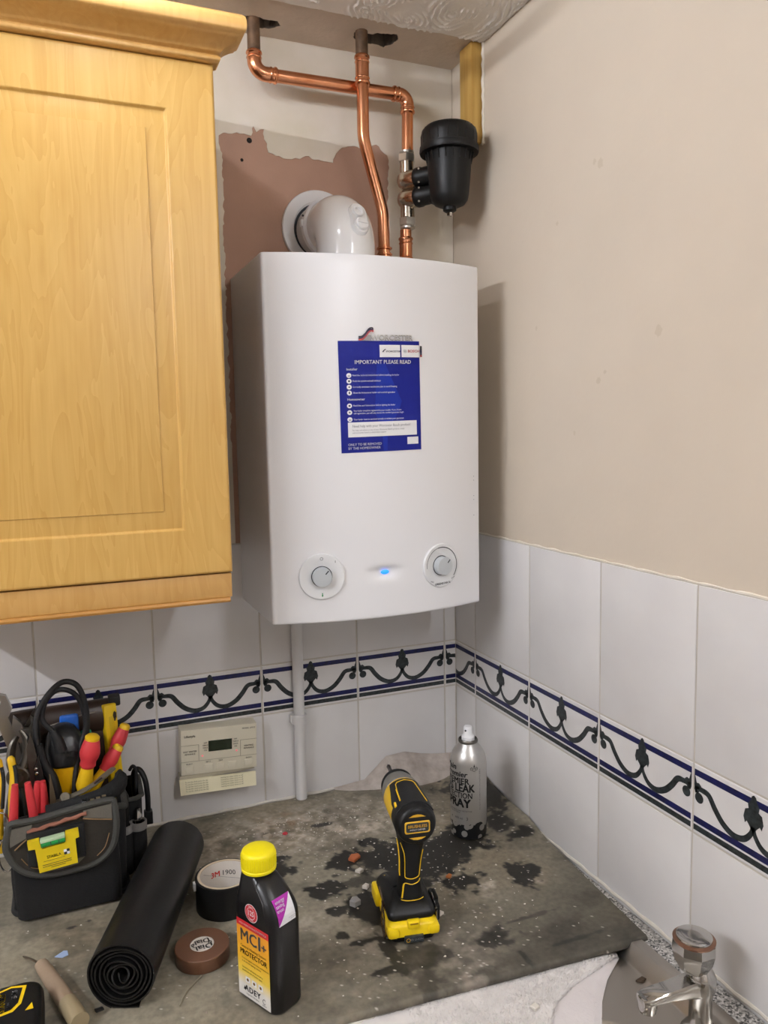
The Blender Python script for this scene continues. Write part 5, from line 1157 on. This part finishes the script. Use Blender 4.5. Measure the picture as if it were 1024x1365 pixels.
part('frayed_edge', MB().tube([(-.842+.0075*i, -.2465, .1500+.0011*i+.0010*math.sin(i*2)) for i in range(12)], [.0026+.0008*(i % 2) for i in range(12)], 7), mat('frayed reddish brown edge', '#8C5B4A', .9), bag, label='frayed reddish brown flap edge')
bd_ = MB().tube(smoothp([(-.815, -.214, .158), (-.775, -.216, .163), (-.735, -.214, .170), (-.710, -.198, .176), (-.704, -.180, .180)], 5), .0100, 10, flat=1.4)
part('front_band', bd_, M_fab, bag)
btx = MB(); btx.flat([T(txt('TOL', .0110, .02), -.7615, .1680, PI/2-.1)], lambda u, v: (u, -.2265, v)); btx.flat([rect(-.7530+.0085*i, .1660+.0055*j+.0014*i, -.7470+.0085*i, .1690+.0055*j+.0014*i) for i in range(3) for j in range(2)], lambda u, v: (u, -.2262, v), 1)
part('band_print', btx, [M_whiteprint, mat('brass studs', '#A89878', .4, metal=.6)], bag, smooth=False)
M_pock = mat('grey sleeve trim', '#7C7A78', .8)
for i, (x, y) in enumerate(((-.7020, -.150), (-.6790, -.146))):
    part('side_sleeve', MB().lathe([(.0105, .001), (.0120, .003), (.0130, .05), (.0125, .082), (.0105, .083), (.0105, .05)], (x, y, 0), seg=24), M_fab, bag)
    part('sleeve_trim', MB().lathe([(.0128, .072), (.0138, .073), (.0138, .085), (.0110, .0855), (.0110, .074)], (x, y, 0), seg=24, capa=False, capb=False), M_pock, bag)
part('side_pocket', MB().loft([bgl(-.706, -.686, -.140, -.040, .001, .008), bgl(-.706, -.672, -.138, -.038, .02, .010), bgl(-.706, -.670, -.136, -.036, .12, .010), bgl(-.704, -.673, -.134, -.038, .1205, .008), bgl(-.702, -.676, -.130, -.040, .06, .006)]), M_fab, bag)
part('pocket_binding', MB().tube([(-.704, -.138, .121), (-.680, -.137, .121), (-.670, -.128, .121), (-.669, -.05, .121), (-.676, -.038, .121)], .0042, 8), M_trim, bag)

# --- torpedo level on the flap
lv = thing('pocket_level', 'small yellow spirit level with green vial strapped to the bag flap', 'spirit level', M=Matrix.Translation((-.8040, -.2530, .1180)) @ Matrix.Rotation(-math.radians(4.5), 4, 'Y'))
lvp = [(-.0365, .0245), (-.0205, .0245), (-.0195, .0120), (-.0175, .0095), (.0125, .0095), (.0145, .0120), (.0155, .0245), (.0335, .0245), (.0335, .0130), (.0280, .0120), (.0265, -.0260), (-.0265, -.0260), (-.0275, .0120), (-.0365, .0130)]
part('body', MB().prism(lvp, -.003, .006, lambda u, v, h: (u, -h, v)), mat('level yellow', '#E8CB1E', .42), lv, world=False)
part('vial', MB().tube([(-.0190, -.002, .0165), (.0142, -.002, .0165)], .0066, 16, mi=0).lathe([(.0067, 0), (.0067, .001)], (-.006, -.002, .0165), (1, 0, 0), 16, mi=1).lathe([(.0067, 0), (.0067, .001)], (.005, -.002, .0165), (1, 0, 0), 16, mi=1), [mat('green vial', '#2E9E4F', .12), M_gap], lv, world=False)
part('vial_window', MB().box((-.0195, -.009, .0190), (.0147, .002, .0240), .001), mat('clear pale vial cover', '#BFD8B0', .1), lv, world=False)
lt_ = MB(); lf_ = lambda u, v: (u, -.0064, v)
lt_.flat([T(txt('STABILA', .0066, .01, sx=.8), -.0040, -.0050), rect(-.0190, -.0105, .0110, -.0100), rect(-.021, -.0160, .0190, -.0152), rect(-.021, -.0190, .0190, -.0182), rect(-.010, -.0218, .010, -.0210)], lf_, 0)
lt_.flat([rect(.0100, -.0078, .0140, -.0038), rect(.0140, -.0038, .0180, .0002)], lf_, 0); lt_.flat([rect(.0100, -.0038, .0140, .0002), rect(.0140, -.0078, .0180, -.0038)], lf_, 1)
part('level_print', lt_, [M_black, M_whiteprint], lv, world=False, smooth=False)

# --- screwdrivers
M_sy = mat('screwdriver yellow', '#F0C21C', .4)
def screwdriver(label, top, bot, r_, group=None):
    top, bot = Vector(top), Vector(bot); d = (top-bot).normalized(); L = (top-bot).length
    o = thing('screwdriver', label, 'screwdriver', bot-d*.10)
    o['group'] = 'insulated screwdrivers in the tool bag'
    part('handle', MB().lathe([(r_*.66, .030), (r_*.80, .036), (r_*.84, L*.40), (r_*.80, L*.48), (r_*.98, L*.56), (r_*1.06, L*.64), (r_*.98, L*.74), (r_*.82, L*.87), (r_*.76, L*.90)], bot, d, 28), M_red, o)
    part('end_cap', MB().lathe([(r_*.75, L*.895), (r_*.78, L*.915), (r_*.76, L*.96), (r_*.55, L*.995), (r_*.2, L)], bot, d, 28), M_sy, o)
    part('collar', MB().lathe([(r_*.60, -.012), (r_*.88, .0), (r_*.80, .012), (r_*.66, .026), (r_*.66, .034)], bot, d, 28), M_sy, o)
    part('shaft', MB().lathe([(.0040, -.030), (.0040, -.010)], bot, d, 14), mat('insulated shaft', '#C8A81C', .5), o)
screwdriver('thick red and yellow screwdriver upright at the front of the bag', (-.7418, -.140, .2440), (-.7595, -.136, .1600), .0152)
screwdriver('front one of the two slim leaning red and yellow screwdrivers', (-.7005, -.120, .2110), (-.7445, -.124, .1500), .0118)
screwdriver('rear one of the two slim leaning red and yellow screwdrivers, half hidden', (-.6860, -.078, .2310), (-.7240, -.082, .1560), .0118)

# --- long yellow level bar
yb = thing('yellow_bar_level', 'long flat yellow level standing at the right end of the bag', 'level', M=Matrix.Translation((-.7045, -.050, .062)) @ Matrix.Rotation(math.radians(-2.5), 4, 'Y') @ Matrix.Rotation(.35, 4, 'Z'))
part('bar', MB().box((-.0115, -.010, 0), (.0115, .010, .201), .003), M_yellow, yb, world=False)
part('groove', MB().box((-.0045, -.0103, .012), (.0045, -.008, .180), .0002), mat('darker yellow groove', '#DDBB12', .45), yb, world=False)  # strip slightly darker yellow than the bar

# --- dark roll behind the tools
M_leath = mat('dark brown leather', '#2A1F1A', .35, bump=.25, bscale=60, col2='#3A2C24', nscale=12)
rr = thing('tool_roll', 'dark brown leather pouch lying across the back of the bag', 'pouch', (-.76, -.035, .20))
part('pouch', MB().loft([[(x, -.040+.019*math.cos(a)*s2, .2400+(.0290*math.sin(a))*s2+.02*(x+.8)*.2) for a in np.linspace(0, 2*PI, 25)[:-1]] for x, s2 in ((-.872, .8), (-.868, .95), (-.85, 1), (-.76, 1), (-.715, 1), (-.703, .97), (-.700, .85))]), M_leath, rr)
part('flap_end', MB().box((-.712, -.052, .2560), (-.692, -.030, .2740), .003), M_rub, rr)
part('pouch_body', MB().box((-.860, -.050, .09), (-.712, -.028, .240), .008), M_leath, rr)
part('edge_seam', MB().tube(smoothp([(-.815, -.0605, .2400), (-.79, -.0610, .2450), (-.76, -.0612, .2520), (-.735, -.0605, .2540)], 4), .0012, 6), mat('pale seam', '#8E857A', .5), rr)

# --- black tester with yellow body and its leads
vt = thing('voltage_tester', 'yellow bodied tester with black rubber top and looped black leads', 'tester', (-.785, -.10, .06))
part('body', MB().loft([oval(-.783, -.098, .070, .0200, .014), oval(-.783, -.098, .120, .0215, .015), oval(-.783, -.098, .165, .0245, .017), oval(-.784, -.096, .196, .0270, .019)]), mat('tester yellow', '#EDB40C', .4), vt)
part('rubber_top', MB().loft([oval(-.783, -.099, .1860, .0255, .0185), oval(-.784, -.098, .1900, .0300, .0220), oval(-.786, -.094, .2150, .0310, .0225), oval(-.787, -.090, .2320, .0270, .0200), oval(-.788, -.086, .2450, .0190, .0150), oval(-.788, -.084, .2500, .0100, .0080)]), mat('black tester rubber', '#18191B', .35, bump=.15, bscale=120), vt)
ctp = MB(); ctp.flat([T(txt('CAT III', .0075, .01), -.7780, .2120, -.15), T(txt('1000 V', .0060, .01), -.7780, .2035, -.15)], lambda u, v: (u, -.1225, v))
part('moulded_text', ctp, mat('moulded text grey', '#4A4A4A', .5), vt, smooth=False)
ld = MB()
ld.tube(smoothp([(-.792, -.108, .2220), (-.802, -.112, .2480), (-.8165, -.110, .2700), (-.8120, -.108, .2960), (-.7990, -.106, .3120), (-.7830, -.104, .3150), (-.7640, -.102, .3020), (-.7540, -.102, .2750), (-.7520, -.104, .2450), (-.7640, -.110, .2080), (-.7740, -.122, .1600), (-.777, -.122, .11)], 6), .0042, 10)
ld.tube(smoothp([(-.7955, -.118, .13), (-.8030, -.122, .1650), (-.8180, -.122, .2020), (-.8270, -.118, .2400), (-.8245, -.112, .2780), (-.8080, -.108, .3080), (-.7850, -.105, .3270), (-.7650, -.103, .3220), (-.7540, -.103, .3020), (-.7490, -.104, .2700), (-.7500, -.104, .2400), (-.7560, -.105, .2050)], 6), .0046, 10)
part('lead', ld, M_rub, vt)
part('lead_boot', MB().tube([(-.7915, -.112, .2150), (-.7960, -.113, .2350), (-.803, -.113, .2500)], [.0105, .0085, .0055], 12), M_rub, vt)
part('thick_lead', MB().tube(smoothp([(-.8260, -.120, .2330), (-.8180, -.124, .2000), (-.8060, -.127, .1750), (-.798, -.128, .13)], 5), .0078, 10), M_rub, vt)

solo('blue_marker', MB().box((-.7810, -.070, .17), (-.7620, -.060, .2560), .003).box((-.7920, -.069, .2400), (-.7620, -.0605, .2580), .004).box((-.7815, -.0715, .2280), (-.7615, -.0705, .2290)), mat('blue plastic', '#1F66C8', .4), 'bright blue plastic clip standing behind the black tester leads', 'clip', (-.772, -.065, .17))
gd = thing('green_driver', 'green and black driver handle between blue clip and thick screwdriver', 'screwdriver', (-.752, -.072, .10))
part('handle', MB().lathe([(.006, 0), (.010, .02), (.0095, .07), (.0105, .090)], (-.7520, -.074, .125), (0, -.05, 1), 20), M_rub, gd)
part('end_cap', MB().lathe([(.0100, .0), (.0108, .004), (.009, .014), (.004, .018)], (-.7520, -.0785, .2150), (0, -.05, 1), 20).lathe([(.0102, 0), (.0108, .002), (.0108, .014), (.0100, .016)], (-.7520, -.0768, .185), (0, -.05, 1), 20), mat('green handle', '#1E9E74', .4), gd)

# --- pliers
def pliers(label, hinge, spread, hl, mh, mj, rot=0., jl=.05, hr=.0062, lean=-.05, group=None, rz=0.):
    o = thing('pliers', label, 'pliers', M=Matrix.Translation(hinge) @ Matrix.Rotation(rz, 4, 'Z') @ Matrix.Rotation(rot, 4, 'Y') @ Matrix.Rotation(lean, 4, 'X'))
    for sg in (-1, 1):
        pts = smoothp([(sg*.004, 0, .006), (sg*spread*.5, 0, .020), (sg*spread*.95, 0, hl*.38), (sg*spread, 0, hl*.62), (sg*spread*.72, 0, hl*.9), (sg*spread*.62, 0, hl)], 5)
        n = len(pts); part('handle', MB().tube(pts, [hr*(.75+.35*math.sin(PI*min(1, i/n*1.1))) for i in range(n)], 12), mh, o, world=False)
    part('joint', MB().lathe([(.011, -.006), (.012, -.004), (.012, .004), (.011, .006)], (0, 0, 0), (0, 1, 0), 24).lathe([(.004, .006), (.004, .008)], (0, 0, 0), (0, -1, 0), 14), mj, o, world=False)
    for sg in (-1, 1):
        part('jaw', MB().loft([[(sg*a, y, z) for a, y in ((.0005, -.005), (wj, -.005), (wj, .005), (.0005, .005))] for wj, z in ((.010, -.004), (.009, -.02), (.004, -jl))]), mj, o, world=False)
    return o
M_dsteel = mat('worn tool steel', '#6F6A62', .38, metal=.9, noise=.25, nscale=60); M_lsteel = mat('bright tool steel', '#A9A7A2', .28, metal=.9)
pliers('red handled pliers with spread grips at the bag front', (-.8475, -.2130, .060), .0140, .152, M_red, M_dsteel, 0., hr=.0062, lean=.0)
pliers('second red handled pliers, one bent grip showing behind the first', (-.8290, -.160, .085), .0060, .105, M_red, M_dsteel, .05, hr=.0058, lean=.03)
def spanner(name, label, cat, M, L, wj, m, jaw=True):
    o = thing(name, label, cat, M=M)
    part('shank', MB().loft([[(-a, -t, z), (a, -t, z), (a, t, z), (-a, t, z)] for a, t, z in ((.0070, .0030, 0), (.0080, .0034, L*.5), (.0090, .0040, L), (wj*.8, .005, L+.012))]), m, o, world=False)
    hd = [(-wj, L+.010), (-wj*.6, L+.002), (wj*.6, L+.002), (wj*1.05, L+.012), (wj*.95, L+.036), (wj*.35, L+.044), (wj*.45, L+.030), (wj*.2, L+.024), (-wj*.25, L+.024), (-wj*.45, L+.034), (-wj*1.3, L+.046), (-wj*1.35, L+.030)]
    part('jaw', MB().prism(hd, -.006, .006, lambda u, v, h: (u, h, v)), m, o, world=False)
    part('adjuster', MB().lathe([(.005, -.008), (.006, -.006), (.006, .006), (.005, .008)], (0, 0, L+.012), (1, 0, 0), 16), m, o, world=False)
    return o
spanner('adjustable_spanner', 'bright adjustable spanner reaching above the left end of the bag', 'spanner', Matrix.Translation((-.8360, -.078, .116)) @ Matrix.Rotation(-.26, 4, 'Y'), .160, .018, M_lsteel)
spanner('adjustable_spanner', 'silver adjustable spanner leaning right beside the black leads', 'spanner', Matrix.Translation((-.858, -.075, .10)) @ Matrix.Rotation(.10, 4, 'Y'), .125, .016, M_lsteel)
o = pliers('steel grips with dark jaws standing at the left end of the bag', (-.8530, -.118, .190), .016, .0, M_dsteel, M_dsteel, 2.8, jl=.055) if False else None
gp = thing('water_pump_pliers', 'worn grey pump pliers with round joint at the left of the bag', 'pliers', (-.858, -.120, .10))
part('joint', MB().lathe([(.016, -.006), (.018, -.004), (.018, .004), (.016, .006)], (-.8560, -.130, .190), (.2, 1, 0), 28).lathe([(.006, .006), (.006, .0085)], (-.8560, -.1305, .190), (.2, -1, 0), 14), M_dsteel, gp)
for pts in ([(-.8560, -.128, .190), (-.8440, -.124, .215), (-.8420, -.120, .245), (-.8500, -.118, .262)], [(-.8560, -.128, .190), (-.866, -.124, .212), (-.8620, -.120, .240), (-.8540, -.118, .252)]):
    part('jaw', MB().tube(smoothp(pts, 4), [.010, .0105, .011, .0115, .011, .0105, .010, .0095, .009, .008, .007, .006, .005], 10, flat=.6), M_dsteel, gp)
for pts in ([(-.8560, -.128, .190), (-.848, -.128, .160), (-.844, -.130, .08)], [(-.8560, -.128, .190), (-.864, -.128, .160), (-.866, -.130, .08)]):
    part('handle', MB().tube(smoothp(pts, 4), .0065, 10), M_dsteel, gp)
tn = thing('tin_snips', 'dark grey snips with bright rivets left of the black leads', 'snips', (-.832, -.130, .10))
part('blade', MB().prism([(-.8400, .15), (-.8330, .150), (-.8250, .185), (-.8260, .215), (-.8340, .262), (-.8420, .236), (-.8400, .20)], 0, .007, lambda u, v, h: (u, -.130-h, v)), M_dsteel, tn)
part('blade', MB().prism([(-.8320, .14), (-.8250, .140), (-.8180, .180), (-.8240, .225), (-.8320, .205)], 0, .006, lambda u, v, h: (u, -.138-h, v)), mat('dark steel', '#3A3835', .4, metal=.8), tn)
for z in (.196, .2035): part('rivet', MB().lathe([(.0026, 0), (.0026, .001), (.0015, .0018)], (-.8285+(z-.196)*-.1, -.1445, z), (0, -1, 0), 12), M_chrome, tn)
part('handle', MB().tube([(-.832, -.134, .155), (-.834, -.134, .08)], .0065, 10), M_rub, tn)
yh = thing('yellow_handled_cutter', 'yellow and black handled cutter at the far left edge of the bag', 'cutters', (-.868, -.150, .08))
for dx, s2 in ((0, 1), (-.018, -1)):
    part('handle', MB().tube(smoothp([(-.8640+dx, -.155, .235), (-.8610+dx, -.158, .205), (-.8650+dx, -.165, .170), (-.8680+dx, -.17, .09)], 5), [.003]+[.0058]*15, 10), M_sy, yh)
    part('grip_strip', MB().tube(smoothp([(-.8590+dx, -.1605, .222), (-.8570+dx, -.1640, .200), (-.8610+dx, -.171, .160)], 5), .0030, 8), M_rub, yh)
aw = thing('scriber', 'small brown pointed blade sticking up at the front of the bag', 'blade', (-.807, -.185, .10))
part('blade', MB().loft([[(-.8130, -.1850, .10), (-.8010, -.1850, .10), (-.8010, -.1820, .10), (-.8130, -.1820, .10)], [(-.8110, -.1850, .165), (-.8020, -.1850, .165), (-.8020, -.1825, .165), (-.8110, -.1825, .165)], [(-.8095, -.1835, .207), (-.8080, -.1835, .207), (-.8080, -.1828, .207), (-.8095, -.1828, .207)]]), mat('rusty blade', '#6A5A45', .5, metal=.5), aw)
part('tang', MB().box((-.811, -.1865, .06), (-.803, -.1805, .12), .001), M_rub, aw)
fs_ = thing('flat_key', 'flat dusty grey metal key lying along the front of the bag', 'flat tool', (-.77, -.178, .15))
secs = []
part('bar', MB().tube(smoothp([(-.8020, -.178, .1585), (-.785, -.180, .1630), (-.765, -.180, .1680), (-.745, -.177, .1760), (-.728, -.170, .1840), (-.715, -.158, .1880)], 5), [.0050]*4+[.0068]*14+[.0078]*6+[.0072]*2, 10, flat=.45), mat('dusty grey metal', '#7A7466', .55, metal=.5), fs_)
part('head', MB().lathe([(.0065, -.003), (.0080, -.001), (.0080, .003), (.0065, .005)], (-.7890, -.186, .1660), (.1, -.8, .6), 18).lathe([(.003, .005), (.003, .0065)], (-.7890, -.186, .1660), (.1, -.8, .6), 12), mat('dusty grey metal', '#7A7466', .55, metal=.5), fs_)
part('slot', MB().tube([(-.745, -.1830, .1790), (-.733, -.1790, .1850)], .0024, 8, flat=.4), M_rub, fs_)
sq = thing('steel_square', 'grey steel square corner showing above the left of the bag', 'steel square', (-.845, -.055, .10))
part('plate', MB().prism([(-.848, .10), (-.825, .10), (-.822, .255), (-.8285, .2780), (-.848, .246)], 0, .0025, lambda u, v, h: (u, -.062-h, v)), M_dsteel, sq)
part('stock', MB().box((-.846, -.068, .236), (-.826, -.0635, .2440), .001, M=None), M_lsteel, sq)
# tools in the side sleeves
bk1 = thing('black_driver', 'black handled driver in the front side sleeve of the bag', 'screwdriver', (-.7020, -.150, .02))
part('handle', MB().lathe([(.0060, .070), (.0085, .088), (.0095, .100), (.0090, .120), (.0100, .132), (.0070, .1400), (.003, .1415)], (-.7020, -.150, 0), (0, .03, 1), 20), M_dark, bk1)
part('shaft', MB().lathe([(.003, .008), (.003, .072)], (-.7020, -.150, 0), seg=10), M_dsteel, bk1)
bk2 = thing('steel_driver', 'short driver with bright ferrule in the rear side sleeve', 'screwdriver', (-.6790, -.146, .02))
part('ferrule', MB().lathe([(.0050, .07), (.0070, .086), (.0070, .094), (.0045, .098), (.0045, .106), (.002, .107)], (-.6790, -.146, 0), (0, .03, 1), 18), M_chrome, bk2)
part('shaft', MB().lathe([(.003, .008), (.003, .072)], (-.6790, -.146, 0), seg=10), M_dsteel, bk2)
hk = thing('bent_key', 'black bent radiator key hanging over the right side of the bag', 'key', (-.672, -.080, .04))
part('bent_rod', MB().tube(smoothp([(-.6780, -.078, .10), (-.6785, -.080, .138), (-.6730, -.086, .150), (-.6660, -.092, .146), (-.6605, -.098, .130), (-.6585, -.102, .105), (-.6590, -.104, .080)], 5), .0046, 12), M_dark, hk)
part('socket', MB().box((-.6660, -.1110, .0570), (-.6520, -.0970, .0800), .0015), M_dark, hk)
part('wire_clip', MB().tube(smoothp([(-.6850, -.090, .152), (-.6800, -.094, .160), (-.6750, -.094, .150), (-.6760, -.094, .118), (-.6740, -.093, .10)], 4), .0030, 8), M_rub, hk)
cl_ = thing('wire_clip_ring', 'bright wire hoop hanging on the left edge of the bag', 'ring', (-.878, -.200, .08))
part('hoop', MB().tube([(-.8765-.010*math.cos(a)+.002, -.2150, .1060+.026*math.sin(a)) for a in np.linspace(0, 2*PI, 25)], .0013, 8), M_chrome, cl_)
part('hoop', MB().tube([(-.8800-.010*math.cos(a)+.002, -.2120, .1500+.022*math.sin(a)) for a in np.linspace(0, 2*PI, 25)], .0013, 8), M_chrome, cl_)
